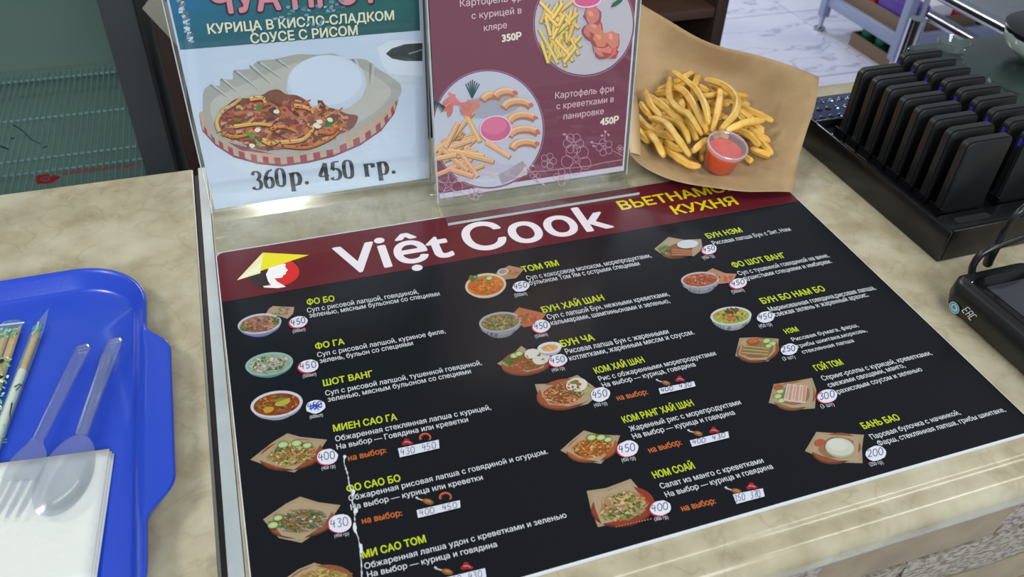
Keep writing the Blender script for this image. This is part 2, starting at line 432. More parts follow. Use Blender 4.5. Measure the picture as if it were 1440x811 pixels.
fp(MB().box(-.146, -.092, Y0-.004, Y0+.045, FL, .80), 'door_post', m_frs, bevel=.004)
fp(MB().box(X0+.036, -.147, Y0, Y0+.045, FL+.0, ZS-.10), 'bottom_rail', m_frs, bevel=.004)
fp(MB().box(X0+.036, -.147, Y0+.01, Y0+.016, ZS-.099, .74), 'glass_pane', m_glass)
fp(MB().box(X0+.036, -.147, Y0, Y0+.045, .741, .80), 'top_rail', m_frs, bevel=.004)
fp(MB().box(-.95, -.25, Y0+.10, Y0+.125, .715, .735), 'lamp_tube', mat('fridge_lamp', (235, 245, 240), .4, emis=(220, 240, 232), estr=6.5))
w = MB(); x = X0+.04
while x < X1-.035:
    w.tube([(x, Y0+.07, ZS), (x, Y1-.04, ZS)], .0016, 5); x += .0125
fp(w, 'shelf_wires', m_wire, smooth=True); COL.objects['shelf_wires']['kind'] = 'stuff'
for y in (.88, .965, 1.02, 1.20, 1.40):
    fp(MB().tube([(X0+.035, y, ZS-.005), (X1-.034, y, ZS-.005)], .0032, 6), 'cross_wire', m_wire, smooth=True)
fp(MB().box(X0+.035, X1-.034, Y1-.045, Y1-.032, ZS-.02, ZS+.006), 'evaporator_ledge', mat('frosted_ledge', (160, 178, 170), .2, metal=.4))
Pf = Lean(Y0+.0095, 0, 0.0)
pp = Paint(Pf)
pp.poly([(50, 251), (53, 246), (68, 244), (70, 249), (76, 246), (86, 248), (74, 257), (52, 259)], (140, 40, 42))
pp.ell(64, 251.5, 7, 3.2, -8, (96, 100, 98)); pp.ell(64, 251.5, 5, 1.8, -8, (140, 40, 42))
pp.line([(18, 175), (32, 184), (44, 196), (58, 203)], 1.6, (20, 32, 32), w1=.8); pp.line([(15, 195), (21, 194)], 1.4, (24, 36, 36)); pp.line([(0, 205), (12, 210)], 2, (24, 36, 36)); pp.line([(60, 208), (67, 205)], 1.4, (24, 36, 36))
o = pp.build('glass_print', print_mat('glass_print_ink', .4), fr); o.matrix_parent_inverse = Matrix.Translation(-Vector(LF))
fr_text = (fr, Pf, m_red)

# ---- dark brown open shelving behind the stands
m_bw = mat('dark_brown_wood', (58, 38, 30), .55, c2=(40, 25, 20), nscale=6, aniso=(1, 1, .2))
m_bw2 = mat('lighter_brown_shelf', (84, 58, 44), .6, c2=(60, 40, 30), nscale=8, aniso=(.3, 1, 1))  # shelf boards a lighter brown than the panels
LC = (.49, 1.0, FL)
cb = thing('open_shelf_cabinet', 'dark brown open-fronted shelf cabinet behind the menu stands', 'cabinet', LC)
def cp(mb, n, m, **k): return shift(mb.build(n, m, cb, **k), LC)
cp(MB().box(-.070, -.040, .80, 1.22, FL, .0), 'side_panel', m_bw, bevel=.002)
cp(MB().box(1.025, 1.052, .80, 1.22, FL, .0), 'side_panel', m_bw, bevel=.002)
cp(MB().box(-.0395, 1.0245, 1.20, 1.22, FL, .0), 'back_panel', m_bw)
cp(MB().box(-.070, 1.052, .80, 1.22, .0005, .02), 'top_panel', m_bw, bevel=.002)
cp(MB().box(.45, .47, .81, 1.199, FL, -.001), 'divider', m_bw)
for z in (-.155, -.52):
    cp(MB().box(-.0395, .4495, .805, 1.199, z-.02, z), 'shelf', m_bw2, bevel=.001); cp(MB().box(.4705, 1.0245, .805, 1.199, z-.02, z), 'shelf', m_bw2, bevel=.001)
m_card = mat('grey_cardboard', (150, 146, 132), .8)
m_box = mat('dark_carton', (44, 40, 44), .7)
fb = MB()
def slab(P, t):      # thin bent sheet through 3-D quads
    fb.add(P+[(p[0], p[1]+t, p[2]) for p in P], [(0, 1, 2, 3), (7, 6, 5, 4), (0, 4, 5, 1), (1, 5, 6, 2), (2, 6, 7, 3), (3, 7, 4, 0)])
LP = (0.0, .86, .0205)
flap = thing('open_carton', 'dark open carton with a pale grey flap on the left end of shelf cabinet', 'box', (.03, .86, .0205))
shift(MB().box(-.03, .10, .86, 1.05, .0205, .08).build('carton_body', m_box, flap, bevel=.002), flap.location)
slab([(-.080, .79, -.052), (-.064, .79, -.036), (-.020, .79, -.116), (-.028, .79, -.140)], .003)
slab([(-.064, .79, -.036), (-.020, .79, -.116), (.005, .858, .03), (-.035, .858, .06)], .002)
shift(fb.build('carton_flap', m_card, flap), flap.location)

# ---- steel rack on legs with cartons, right background
m_pl = mat('pale_painted_steel', (150, 160, 190), .4, metal=.2)
m_chr = mat('chrome_tube', (190, 195, 205), .15, metal=1)
LR = (2.9, 1.97, FL)
rk = thing('steel_shelf_rack', 'pale painted steel shelf rack on legs, standing on the white tiled floor', 'rack', LR)
def rp_(mb, n, m, **k): return shift(mb.build(n, m, rk, **k), LR)
SZ = -.755
rp_(MB().box(2.462, 2.485, 1.745, 2.19, SZ-.035, SZ+.012), 'side_rail', m_pl, bevel=.003)
rp_(MB().box(2.485, 3.6, 1.725, 1.75, SZ-.035, SZ+.012), 'front_rail', m_pl, bevel=.003)
rp_(MB().box(2.486, 3.6, 1.751, 2.19, SZ-.004, SZ), 'shelf', m_pl)
for (x, y) in ((2.470, 2.185), (2.478, 1.735), (3.59, 2.185), (3.59, 1.735)):
    lg = rp_(MB().box(x-.018, x+.018, y-.018, y+.018, FL+.06, -.02), 'leg', m_pl, bevel=.004)
    f_ = MB().lathe([(.010, .06), (.010, .018), (.024, .012), (.026, 0)], (x, y, FL), 16).build('foot', m_chr, lg, smooth=True)
rp_(MB().tube([(2.530, 1.72, FL), (2.530, 1.72, -.02)], .011, 12), 'chrome_upright', m_chr, smooth=True)
rp_(MB().box(2.46, 3.61, 1.72, 2.2, -.019, .01), 'table_top', m_pl, bevel=.003)
m_kraft_b = mat('brown_carton', (128, 108, 92), .85)
def carton(x0, x1, y0, y1, z0, h, label):
    t = thing('open_carton', label, 'box', ((x0+x1)/2, (y0+y1)/2, z0)); t_ = .004; L_ = t.location
    shift(MB().box(x0, x1, y0, y1, z0, z0+t_).build('base', m_kraft_b, t), L_)
    for q in ((x0, x1, y0, y0+t_), (x0, x1, y1-t_, y1), (x0, x0+t_, y0+t_, y1-t_), (x1-t_, x1, y0+t_, y1-t_)):
        shift(MB().box(*q, z0+t_+1e-4, z0+h).build('side', m_kraft_b, t), L_)
    return t
carton(2.50, 2.86, 1.765, 2.16, SZ+.001, .055, 'low brown carton with purple, white and red packs on the steel rack shelf')
cols = [((84, 60, 150), 'purple'), ((225, 226, 235), 'white'), ((196, 44, 44), 'red')]
k = 0
for xi in range(3):
    for yi in range(2):
        c, nm = cols[(xi+yi*2) % 3]
        x = 2.512+xi*.114; y = 1.775+yi*.19
        o = MB().box(x, x+.105, y, y+.17, SZ+.0056, SZ+.10).build('drink_pack', mat(nm+'_pack', c, .35), bevel=.006)
        tag(o, '%s pack in the %s row of the carton on the steel rack' % (nm, 'front' if yi == 0 else 'back'), 'pack', 'packs in the carton on the steel rack')
carton(2.50, 2.80, 1.75, 2.02, FL+.0005, .055, 'low brown carton of green cans on the floor under the steel rack')
m_can = mat('green_can', (26, 110, 84), .3, metal=.3); m_lid = mat('can_lid', (140, 150, 150), .3, metal=.8)
for xi in range(3):
    for yi in range(3):
        x, y = 2.548+.088*xi, 1.797+.086*yi
        t = thing('drink_can', 'green can in the %s row of the carton on the floor, %s' % (('front', 'middle', 'back')[yi], ('left end', 'in the middle', 'right end')[xi]), 'can', (x, y, FL+.0047), 0, 'green cans in the floor carton')
        MB().lathe([(.028, 0), (.034, .006), (.034, .088), (.028, .096)], n=20).build('body', m_can, t, smooth=True)
        MB().lathe([(.0275, .0962), (.0275, .0985)], n=20).build('lid', m_lid, t)
m_dk = mat('dark_plastic_and_shade', (34, 28, 26), .6)  # dark appliance plastic, also the colour of the added shade blocks
o = thing('shade_block', 'dark block added for the shade at the back of the steel rack', 'filler', (3.2, 1.95, SZ))
shift(MB().box(2.88, 3.55, 1.765, 2.16, SZ+.001, SZ+.20).build('shade_block_body', m_dk, o, bevel=.005), o.location)  # dark block added where the shelf interior lies in shade
for i in range(6):
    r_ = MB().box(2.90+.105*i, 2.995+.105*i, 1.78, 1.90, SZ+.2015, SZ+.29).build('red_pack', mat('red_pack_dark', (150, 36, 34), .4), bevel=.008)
    tag(r_, 'red pack on the dark filler block in the shade, %s from the left' % ('first', 'second', 'third', 'fourth', 'fifth', 'sixth')[i], 'pack', 'red packs on the dark crate')
o = MB().box(2.51, 3.55, 1.78, 2.14, FL+.0005+.0, FL+.0006+.08) if False else None
dc = MB().box(2.84, 3.55, 1.76, 2.15, FL+.001, SZ-.05).build('shade_filler_box', m_dk, bevel=.006); tag(dc, 'dark box added for the shade under the steel rack, right of the green cans', 'box')  # added to stand in for the shade beneath the rack

# ---- stainless work table, top right
m_ss = mat('stainless_steel', (168, 172, 180), .3, metal=.85, c2=(150, 155, 165), nscale=5)
LT = (2.1, .37, FL)
tb = thing('stainless_work_table', 'stainless steel work table with a bright rolled edge, top right', 'table', LT)
def tp(mb, n, m, **k): return shift(mb.build(n, m, tb, **k), LT)
ZT = -.10
tp(MB().box(1.475, 2.7, -.05, .80, ZT-.03, ZT-.002), 'table_top', m_ss, bevel=.002)
tp(MB().tube([(1.468, -.05, ZT-.012), (1.468, .80, ZT-.012)], .012, 16), 'rolled_edge', m_chr, smooth=True)
tp(MB().tube([(1.50, .0, ZT-.075), (1.50, .70, ZT-.075)], .012, 12), 'support_tube', m_chr, smooth=True)
for x, y in ((1.50, 0.0), (2.65, 0.0), (1.49, .72), (2.65, .72)):
    tp(MB().tube([(x, y, FL), (x, y, ZT-.088)], .018, 14), 'leg', m_chr, smooth=True)
tp(MB().box(1.54, 2.6, .05, .70, -.62, -.60), 'lower_shelf', m_ss)

# ---- dark glass topped stand, with bowl
m_dg = mat('dark_green_glass', (36, 50, 48), .12, spec=.6, c2=(30, 42, 41), nscale=5)
dg_ = thing('glass_topped_warmer', 'low unit with a dark green glass top, behind the charging rack', 'appliance', (1.12, .02, 0))
shift(MB().prism(rrect(.905, 1.40, -.12, .15, .012), .004, .040).build('body', m_dk, dg_, smooth=True, sharp=.5), dg_.location)
shift(MB().prism(rrect(.900, 1.405, -.125, .155, .014), .0402, .050).build('glass_top', m_dg, dg_, bevel=.0015), dg_.location)
for x, y in ((.93, -.09), (1.38, -.09), (.93, .12), (1.38, .12)):
    shift(MB().lathe([(.010, 0), (.010, .004)], (x, y, 0), 14).build('foot', m_dk, dg_), dg_.location)
m_bowl = mat('pale_mint_ceramic', (206, 222, 216), .15, spec=.6)
m_rim = mat('black_glazed_rim', (18, 20, 22), .2)
bw = thing('ceramic_bowl', 'pale mint bowl with a flat black lid on the dark glass top', 'bowl', (1.062, .062, .0502))
MB().lathe([(.030, 0), (.033, .003), (.034, .005), (.054, .011), (.066, .022), (.070, .036), (.0, .036)], n=48, cap1=False).build('bowl_body', m_bowl, bw, smooth=True)
MB().lathe([(.0705, .0362), (.072, .038), (.072, .042), (.069, .0435), (.0, .0440)], n=48, cap0=False, cap1=False).build('lid', m_rim, bw, smooth=True)
m_gl2 = clear_mat('clear_glass', (235, 240, 238), .05, (190, 200, 195), .03, 1.0)
gb = thing('glass_dish', 'small clear glass dish at the far end of the dark glass top', 'dish', (.955, .128, .0502))
MB().lathe([(.012, 0), (.018, .003), (.021, .014), (.0198, .014), (.016, .005), (.0, .003)], n=32, cap1=False).build('dish', m_gl2, gb, smooth=True)

# ================================================================ the menu board
BT = .003
MP = Flat(BT)
m_core = mat('white_board_core', (210, 212, 216), .4)
m_print = print_mat('menu_print', .26, .5)
m_black = mat('menu_black', (19, 20, 24), .2, spec=.3)
m_maroon = mat('menu_maroon', (92, 28, 37), .2, spec=.35)
menu = thing('menu_board', 'large black laminated menu board with a maroon header lying on the right worktop', 'menu', (.3, -.204, 0))
ML = menu.location.copy(); MI = Matrix.Translation(-ML)
def mpart(o): o.matrix_parent_inverse = MI; return o
mpart(MB().prism(rrect(-.0008, .6008, -.4092, .0008, .007), .0002, BT-.0003).build('board_core', m_core, menu, smooth=True, sharp=.5))
mpart(MB().prism(rrect(0, .600, -.4078, 0, .007), BT-.0003, BT-.00004).build('black_field', m_black, menu, smooth=True, sharp=.5))
hd = [(p[0], p[1]) for p in rrect(0, .600, -.0735, 0, .007)]
hd = [(0, -.0735), (.600, -.0735)]+[(p[0], p[1]) for p in rrect(0, .600, -.0735, 0, .007)[7:21]]
mpart(MB().prism(hd, BT-.00004, BT).build('header_band', m_maroon, menu))
def mp_text(*a, **k): text(*a, plane=MP, parent=menu, **k)
m_w = mat('print_white', (198, 200, 204), .35)
m_hw = mat('header_white', (222, 216, 220), .35)
m_y = mat('print_yellow', (214, 192, 30), .35)
m_yg = mat('print_yellow_green', (178, 190, 38), .35)
m_or = mat('print_orange', (180, 92, 40), .4)
mp_text('V\u0456ệt', (477, 386.5), (640, 358.5), 41, m_hw, name='header_name', bold=.024)
mp_text('\u0421\u043e\u043ek', (660, 355), (864, 318.5), 38, m_hw, name='header_name', bold=.024)
mp_text('ВЬЕТНАМСКАЯ', (874.5, 295), (1072, 260), 11.5, m_y, name='header_line', bold=.03)
mp_text('КУХНЯ', (950, 301.5), (1039.5, 286.8), 11.5, m_y, name='header_line', bold=.03)

ITEMS = [  # title | (line, x0, y0, x1, y1)...
 ('ФО БО', 431.7, 428.8, 471, 423, 8.0, [('Суп с рисовой лапшой, говядиной,', 432.3, 439.5, 589, 412.5), ('зеленью, мясным бульоном со специями', 435.3, 446.6, 619, 415.2)]),
 ('ФО ГА', 443.8, 491, 485, 483.5, 8.2, [('Суп с рисовой лапшой, куриное филе,', 446.7, 502, 627, 468), ('зелень, бульон со специями', 450, 510.6, 581.4, 485)]),
 ('ШОТ ВАНГ', 455, 542.8, 525.4, 528.9, 8.6, [('Суп с рисовой лапшой, тушенной говядиной,', 458, 556.2, 678, 512.5), ('зеленью, мясным бульоном со специями', 461.5, 564.9, 663, 524.5)]),
 ('МИЕН САО ГА', 469, 606.7, 559, 590, 9.2, [('Обжаренная стеклянная лапша с курицей,', 472, 620.6, 691, 575.5), ('На выбор — Говядина или креветки', 474, 632, 659, 592.5)]),
 ('ФО САО БО', 488, 692, 564, 676, 9.6, [('Обжаренная рисовая лапша с говядиной и огурцом.', 491, 704.5, 771, 637.5), ('На выбор — курица или креветки', 493.8, 717, 679.5, 674)]),
 ('МИ САО ТОМ', 510, 785, 599.7, 761.6, 10.2, [('Обжаренная лапша удон с креветками и зеленью', 513.3, 800, 797.5, 727), ('На выбор — курица и говядина', 517, 812, 699.5, 768.3)]),
 ('ТОМ ЯМ', 736, 382.7, 787, 372.8, 7.6, [('Суп с кокосовом молоком, морепродуктами,', 742, 394, 916.8, 361.4), ('бульоном Том Ям с острыми специями', 745.7, 400.8, 900.5, 372.6)]),
 ('БУН ХАЙ ШАН', 764.3, 439.8, 850.8, 421.5, 8.0, [('Суп с лапшой Бун, нежными креветками,', 771, 448.9, 942, 415.5), ('кальмарами, шампиньонами и зеленью,', 776, 457.2, 943, 425.3)]),
 ('БУН ЧА', 790.8, 487.7, 837.2, 477.6, 8.6, [('Рисовая лапша Бун с жаренными', 796.9, 497.5, 941.4, 468.5), ('котлетками, жаренным мясом и соусом.', 802, 507, 977.3, 469.5)]),
 ('КОМ ХАЙ ШАН', 838.2, 525.2, 907.4, 508.7, 8.0, [('Рис с обжаренными морепродуктами', 843.6, 535.8, 1007.7, 499), ('На выбор — курица, говядина', 848.5, 544.8, 979, 514.5)]),
 ('КОМ РАНГ ХАЙ ШАН', 878, 594.6, 976.7, 569.6, 8.6, [('Жаренный рис с морепродуктами', 887, 606.5, 1043, 567.9), ('На выбор — курица и говядина', 891.4, 617, 1034.3, 582.4)]),
 ('НОМ СОАЙ', 920.5, 672.6, 978, 658, 9.0, [('Салат из манго с креветками', 930, 687, 1074.6, 650), ('На выбор — курица и говядина', 937.3, 699, 1088, 658.3)]),
 ('БУН НЭМ', 996, 335.3, 1045, 325.9, 6.4, [('Рисовая лапша Бун с Зит, Нэм', 1004, 344.3, 1113, 324)]),
 ('ФО ШОТ ВАНГ', 1032.3, 376.3, 1106.6, 361.5, 6.8, [('Суп с тушенной говядиной на вине,', 1040, 387, 1167, 361), ('душистыми специями и имбирем.', 1047, 394.3, 1170.8, 369.2)]),
 ('БУН БО НАМ БО', 1073, 427.2, 1162, 408.4, 7.4, [('Маринованная говядина,рисовая лапша,', 1083.5, 437.9, 1232.4, 406.6), ('свежая зелень и жаренный арахис.', 1090.9, 445, 1222.6, 416.4)]),
 ('НЭМ', 1105.8, 469.2, 1124, 465, 6.0, [('Рисовая бумага, фарш,', 1115.4, 479.8, 1208, 459), ('грибы шиитаке,морковь,', 1122.8, 489, 1220, 466.2), ('стеклянная лапша', 1129.5, 497.2, 1201.7, 480.5)]),
 ('ГОЙ ТОМ', 1148.7, 521.6, 1186.9, 512, 7.6, [('Спринг-роллы с курицей, креветками,', 1158, 535, 1311.5, 498.3), ('свежими овощами, манго,', 1166.5, 544.5, 1273.8, 516), ('арахисовым соусом и зеленью', 1174.6, 554.9, 1298, 521)]),
 ('БАНЬ БАО', 1215.3, 603, 1267, 589.6, 8.0, [('Паровая булочка с начинкой,', 1226.8, 617.6, 1351.5, 582), ('Фарш, стеклянная лапша, грибы шиитаке,', 1236.8, 626.6, 1415, 578)])]
for T, x0, y0, x1, y1, h, lines in ITEMS:
    mp_text(T, (x0, y0), (x1, y1), h, m_yg, name='dish_title', bold=.035)
    for s, a, b_, c, d in lines: mp_text(s, (a, b_), (c, d), h*.80, m_w, name='dish_description', bold=.012)
for x0, y0, x1, y1, h in ((490, 648, 544, 636, 8), (509.4, 736.4, 566, 724.3, 8.4), (869, 563, 912, 553.6, 7), (914, 636.7, 959.7, 624.5, 7.6), (959.8, 718.8, 1007.5, 707.2, 8)):
    mp_text('на выбор:', (x0, y0), (x1, y1), h, m_or, name='choice_heading', bold=.03)

# ---- round and oblong paper price stickers with handwriting
DIG = {'0': [[(.5, 0), (.12, .12), (.0, .5), (.15, .9), (.5, 1), (.85, .85), (.95, .5), (.8, .12), (.5, 0)]],
       '1': [[(.2, .75), (.6, 1), (.6, 0)]], '2': [[(.05, .8), (.4, 1), (.85, .8), (.6, .4), (.05, .02), (.95, .05)]],
       '3': [[(.1, .92), (.6, 1), (.8, .8), (.45, .55), (.85, .35), (.6, .02), (.05, .08)]],
       '4': [[(.3, 1), (.05, .45), (.9, .5)], [(.72, .85), (.62, -.02)]],
       '5': [[(.85, 1), (.25, .95), (.15, .55), (.65, .55), (.85, .28), (.5, .0), (.05, .08)]],
       '7': [[(.05, .95), (.85, .98), (.4, 0)], [(.2, .5), (.8, .52)]]}
def hand(P, s, x, y, w, h, col, lw, dx=1.0, dy=-.17):
    """s written from x, y; advance w per digit; the row rises along the board's own lettering"""
    for i, ch in enumerate(s):
        if ch == ' ': continue
        jx, jy = random.uniform(-.4, .4), random.uniform(-.5, .5)
        for st in DIG[ch]:
            st = [(p[0], p[1]) for p in st]
            st = [(v.x, v.y) for v in catmull([(a, b, 0) for a, b in st], 3)]
            P.line([(x+jx+(i*w+p[0]*w*.78)*dx+p[1]*h*-.12, y+jy+(i*w+p[0]*w*.78)*dy-p[1]*h) for p in st], lw, col, up=False)
m_stick = print_mat('sticker_paper', .5, .4)
random.seed(11)
INK = (34, 34, 70)
STK = [(420, 452.5, 13, 8, '450', '(500мл)'), (434, 514.5, 14.5, 9, '450', '(500мл)'), (443.8, 571.5, 14, 9.5, 'X', '(600мл)'), (460.5, 642, 15, 11, '400', '(450 гр)'),
       (478.5, 735.5, 16.5, 12.5, '430', '(450 гр)'), (732.6, 402.5, 12, 7.5, '450', '(500мл)'), (761.4, 458.5, 12.5, 9, '450', '(500мл)'), (785, 506.5, 13, 8.5, '450', '(450 гр)'),
       (844.3, 554.5, 13.5, 10, '450', '(450 гр)'), (883, 630.5, 15, 11, '450', '(450 гр)'), (929, 714, 15, 10.5, '400', '(300 гр)'), (997.6, 350.5, 10.5, 6.5, '450', '(450 гр)'),
       (1038.5, 398, 12, 7, '450', '(500мл)'), (1077, 445.5, 12.5, 7.8, '450', '(450 гр)'), (1110, 491, 12, 8, '250', '(3 шт)'), (1163.5, 556.5, 14, 9.5, '300', '(3 шт)'), (1232, 637, 14.5, 10.5, '200', '(250 гр)')]
for x, y, a, b_, s, sub in STK:
    P = Paint(MP, 8e-4)
    if s != 'X' and random.random() < .6: P.ell(x-1, y+.8, a+.8, b_+.6, -10, (170, 30, 62), 18)
    P.k = 9e-4
    P.ell(x, y, a, b_, -10, (206, 206, 216), 16, .05)
    P.k = 9.5e-4
    if s == 'X':
        for q in ((-9, 3, 8, -4), (-8, -2, 9, 1), (-7, 5, 3, -6), (-2, 5, 8, -5), (-9, 0, 6, -3), (-3, -4, 5, 5)):
            P.line([(x+q[0], y+q[1]), (x+q[2], y+q[3])], 1.6, (40, 80, 170), up=True)
        hand(P, '450', x-a*.75, y+b_*.42, a*.5, b_*.9, (30, 60, 150), 1.2)
    else: hand(P, s, x-a*.78, y+b_*.55, a*.54, b_*.95, INK, .85+a*.02)
    mpart(P.build('price_sticker', m_stick, menu))
    mp_text(sub, (x-8, y+b_+7.6), (x+a*.75, y+b_+4.2), 4.2+a*.05, m_w, name='portion_note', bold=.0)
STR = [((559.5, 630.3), (617, 618), (618, 630), (562.4, 642.8), '430', '450', None), ((585.8, 717), (646.7, 703), (647.5, 713.3), (587.8, 728), '400', '450', None),
       ((626, 812), (682, 798.5), (684, 811), (629, 825), '400', '430', None), ((926, 546), (975.7, 535.8), (978.3, 542.8), (928.6, 554), '400', '430', None),
       ((970, 619), (1023.8, 606.3), (1025.4, 615.2), (973.4, 627.8), '400', '430', None), ((1030.5, 695), (1072.7, 686.3), (1075.4, 697.6), (1035.8, 708.2), '350', '370', None)]
for a, b_, c, d, s1, s2, _ in STR:
    P = Paint(MP, 9e-4); P.poly([a, b_, c, d], (200, 202, 212)); P.k = 9.5e-4
    sl = (b_[1]-a[1])/(b_[0]-a[0]); hh = (d[1]-a[1])*.72; w_ = (b_[0]-a[0])
    hand(P, s1, a[0]+w_*.08, d[1]-2+sl*w_*.06, w_*.12, hh, INK, .9, dy=sl)
    hand(P, s2, a[0]+w_*.60, d[1]-2+sl*w_*.58, w_*.12, hh, INK, .9, dy=sl)
    mpart(P.build('price_strip', m_stick, menu))

# ---- printed pictures
random.seed(3)
def R_(a, b): return random.uniform(a, b)
def jit(c, d=16): return tuple(max(0, min(255, v+random.randint(-d, d))) for v in c)
def food(P, x, y, a, b_, rot, cols, n, green=8, sz=1.0, strand=False):
    cr, sr = math.cos(math.radians(rot)), math.sin(math.radians(rot))
    for i in range(n):
        t, r = R_(0, 2*PI), math.sqrt(random.random())*.93
        u, v = a*r*math.cos(t), b_*r*math.sin(t); px, py = x+u*cr-v*sr, y+u*sr+v*cr
        c = jit(random.choice(cols))
        if strand and random.random() < .6:
            k = R_(0, PI); l = R_(2.5, 6)*sz; bend = R_(-1.5, 1.5)
            P.line([(px-l*math.cos(k), py-l*.5*math.sin(k)), (px+bend, py+bend*.5), (px+l*math.cos(k), py+l*.5*math.sin(k))], R_(.5, .9)*sz, c)
        else: P.ell(px, py, R_(1.2, 3.4)*sz, R_(.8, 1.9)*sz, R_(-50, 40), c, 7, .2)
    for i in range(green):
        t, r = R_(0, 2*PI), math.sqrt(random.random())*.85; u, v = a*r*math.cos(t), b_*r*math.sin(t)
        P.ell(x+u*cr-v*sr, y+u*sr+v*cr, R_(1, 2.6)*sz, R_(.7, 1.4)*sz, R_(-60, 60), jit((70, 120, 46), 22), 6, .25)
def cuke(P, x, y, r):
    P.ell(x, y, r, r*.62, -10, (92, 140, 56), 14); P.ell(x, y, r*.86, r*.5, -10, (190, 214, 140), 14); P.ell(x, y, r*.4, r*.24, -10, (208, 224, 166), 10)
def bowl(x, y, a, b_, rot, rim, soup, cols, body=None, depth=6, n=90, deco=None, green=14, strand=True):
    P = Paint(MP, 2e-5); body = body or rim
    P.ell(x+1, y+depth, a*.72, b_*.9, rot, tuple(int(v*.75) for v in body), 24); P.k += P.eps
    P.ell(x+.5, y+depth*.45, a*.95, b_*1.02, rot, tuple(int(v*.86) for v in body), 28)
    if deco:
        for i in range(12):
            t = R_(.15, PI-.15); P.line([(x+a*.9*math.cos(t), y+depth*.3+b_*.95*math.sin(t)), (x+a*.8*math.cos(t)-2, y+depth*.7+b_*.98*math.sin(t)+1)], 1.3, deco)
    P.ell(x, y, a, b_, rot, rim, 32); P.ell(x, y+.4, a*.89, b_*.83, rot, soup, 30)
    food(P, x, y+.3, a*.86, b_*.8, rot, cols, n, green, a/30, strand)
    return P
def paper(pts, shade=(176, 152, 116)):
    P = Paint(MP, 1e-5); P.poly(pts, shade)
    return P
def done(P):
    P.c = [tuple(int(v*.84) for v in q) for q in P.c]; mpart(P.build('dish_picture', m_print, menu))
# column one
P = paper([(378, 434), (384, 430), (396, 431), (414, 431.5), (412, 441), (404, 448), (392, 444), (374, 441)], (192, 160, 130)); food(P, 395, 438, 14, 6, -10, [(206, 186, 110), (160, 140, 90), (190, 110, 100)], 26, 12, .8); done(P)
P = bowl(365, 455, 31, 14, -8, (212, 214, 224), (168, 112, 96), [(186, 120, 104), (214, 160, 140), (160, 96, 80), (206, 150, 110)], (150, 160, 214), 6, 130); food(P, 343, 461, 6, 4, 0, [(110, 140, 70)], 12, 8, .8); food(P, 388, 449, 5, 6, 0, [(90, 120, 50)], 12, 8, .8); done(P)
P = bowl(378.5, 511.5, 34, 16, -8, (150, 196, 182), (160, 176, 150), [(222, 214, 200), (200, 190, 176), (150, 150, 120), (226, 206, 196)], (120, 168, 156), 5, 110, green=26); done(P)
P = bowl(389, 568, 37, 18.5, -8, (224, 222, 226), (150, 66, 24), [(196, 120, 30), (172, 70, 24), (206, 150, 50), (120, 50, 22)], (190, 192, 210), 6, 80, green=12); P.ell(377, 576, 8, 5, -8, (214, 160, 40), 9, .15); P.ell(398, 566, 12, 5, -18, (196, 182, 70), 10, .2); P.ell(394, 562, 10, 2, -16, (120, 150, 50), 8, .1); done(P)
def sheet(pts, x, y, a, b_, basket, cols, n, green, cu=None, rot=-8, shade=(178, 156, 122), sz=1.0):
    P = paper(pts, shade)
    P.ell(x, y+2, a*1.08, b_*1.12, rot, tuple(int(v*.7) for v in basket), 26); P.ell(x, y, a*1.06, b_*1.08, rot, basket, 26)
    P.poly([(x+(p[0]-x)*.86, y+(p[1]-y)*.86) for p in pts], tuple(min(255, v+8) for v in shade))
    P.ell(x, y, a*.8, b_*.8, rot, tuple(int(v*.8) for v in cols[0]), 18, .06)
    food(P, x, y, a*.86, b_*.84, rot, cols, n, green, sz, True)
    for c in (cu or []): cuke(P, *c)
    done(P)
sheet([(352, 646), (384, 621), (404, 609), (422, 614), (460, 618), (446, 639), (414, 664), (384, 658)], 410, 638, 42, 19, (150, 84, 40), [(196, 160, 90), (220, 196, 140), (176, 120, 60), (214, 180, 110)], 190, 18, [(398, 625, 8), (417, 623, 8), (432, 626, 7)], sz=1.2)
sheet([(370, 730), (402, 708), (422, 698), (448, 706), (479, 710), (460, 738), (424, 763), (392, 756)], 424, 732, 44, 20, (150, 90, 50), [(170, 160, 120), (120, 96, 76), (206, 200, 180), (196, 120, 60), (150, 120, 80)], 220, 50, [(384, 738, 8), (391, 728, 7)], sz=1.2)
sheet([(404, 811), (420, 800), (442, 791), (464, 797), (496, 806), (470, 836), (440, 850), (410, 836)], 450, 818, 44, 22, (150, 90, 50), [(206, 170, 90), (190, 140, 60), (220, 190, 120)], 190, 10, sz=1.3)
# column two
P = paper([(697, 384), (716, 373), (737, 378), (726, 391), (708, 393)], (184, 142, 110)); P.ell(707, 382, 8, 5, -10, (214, 210, 204), 12); P.ell(707, 381.5, 6, 3.4, -10, (170, 150, 130), 10); food(P, 722, 384, 8, 4, 0, [(196, 110, 50), (176, 80, 40)], 16, 3, .8); done(P)
P = bowl(683, 401, 29, 17, -6, (222, 206, 180), (214, 130, 36), [(224, 110, 34), (230, 160, 60), (206, 90, 30), (236, 180, 90)], (196, 190, 186), 2, 120, green=8)
for q in range(9):
    t = q*.7; P.line([(683+16*math.cos(t)+5*math.cos(k/6*4), 401+8*math.sin(t)+3*math.sin(k/6*4)) for k in range(7)], 1.6, jit((224, 110, 60)))
food(P, 667, 391, 8, 5, 0, [(110, 130, 50)], 14, 10, .9); cuke(P, 688, 391, 5); done(P)
P = paper([(720, 442), (730, 432), (752, 437), (768, 441), (757, 456), (737, 460), (724, 452)], (190, 110, 70)); food(P, 742, 447, 18, 7, -8, [(190, 84, 50), (206, 130, 80), (160, 70, 44)], 40, 6, .9); done(P)
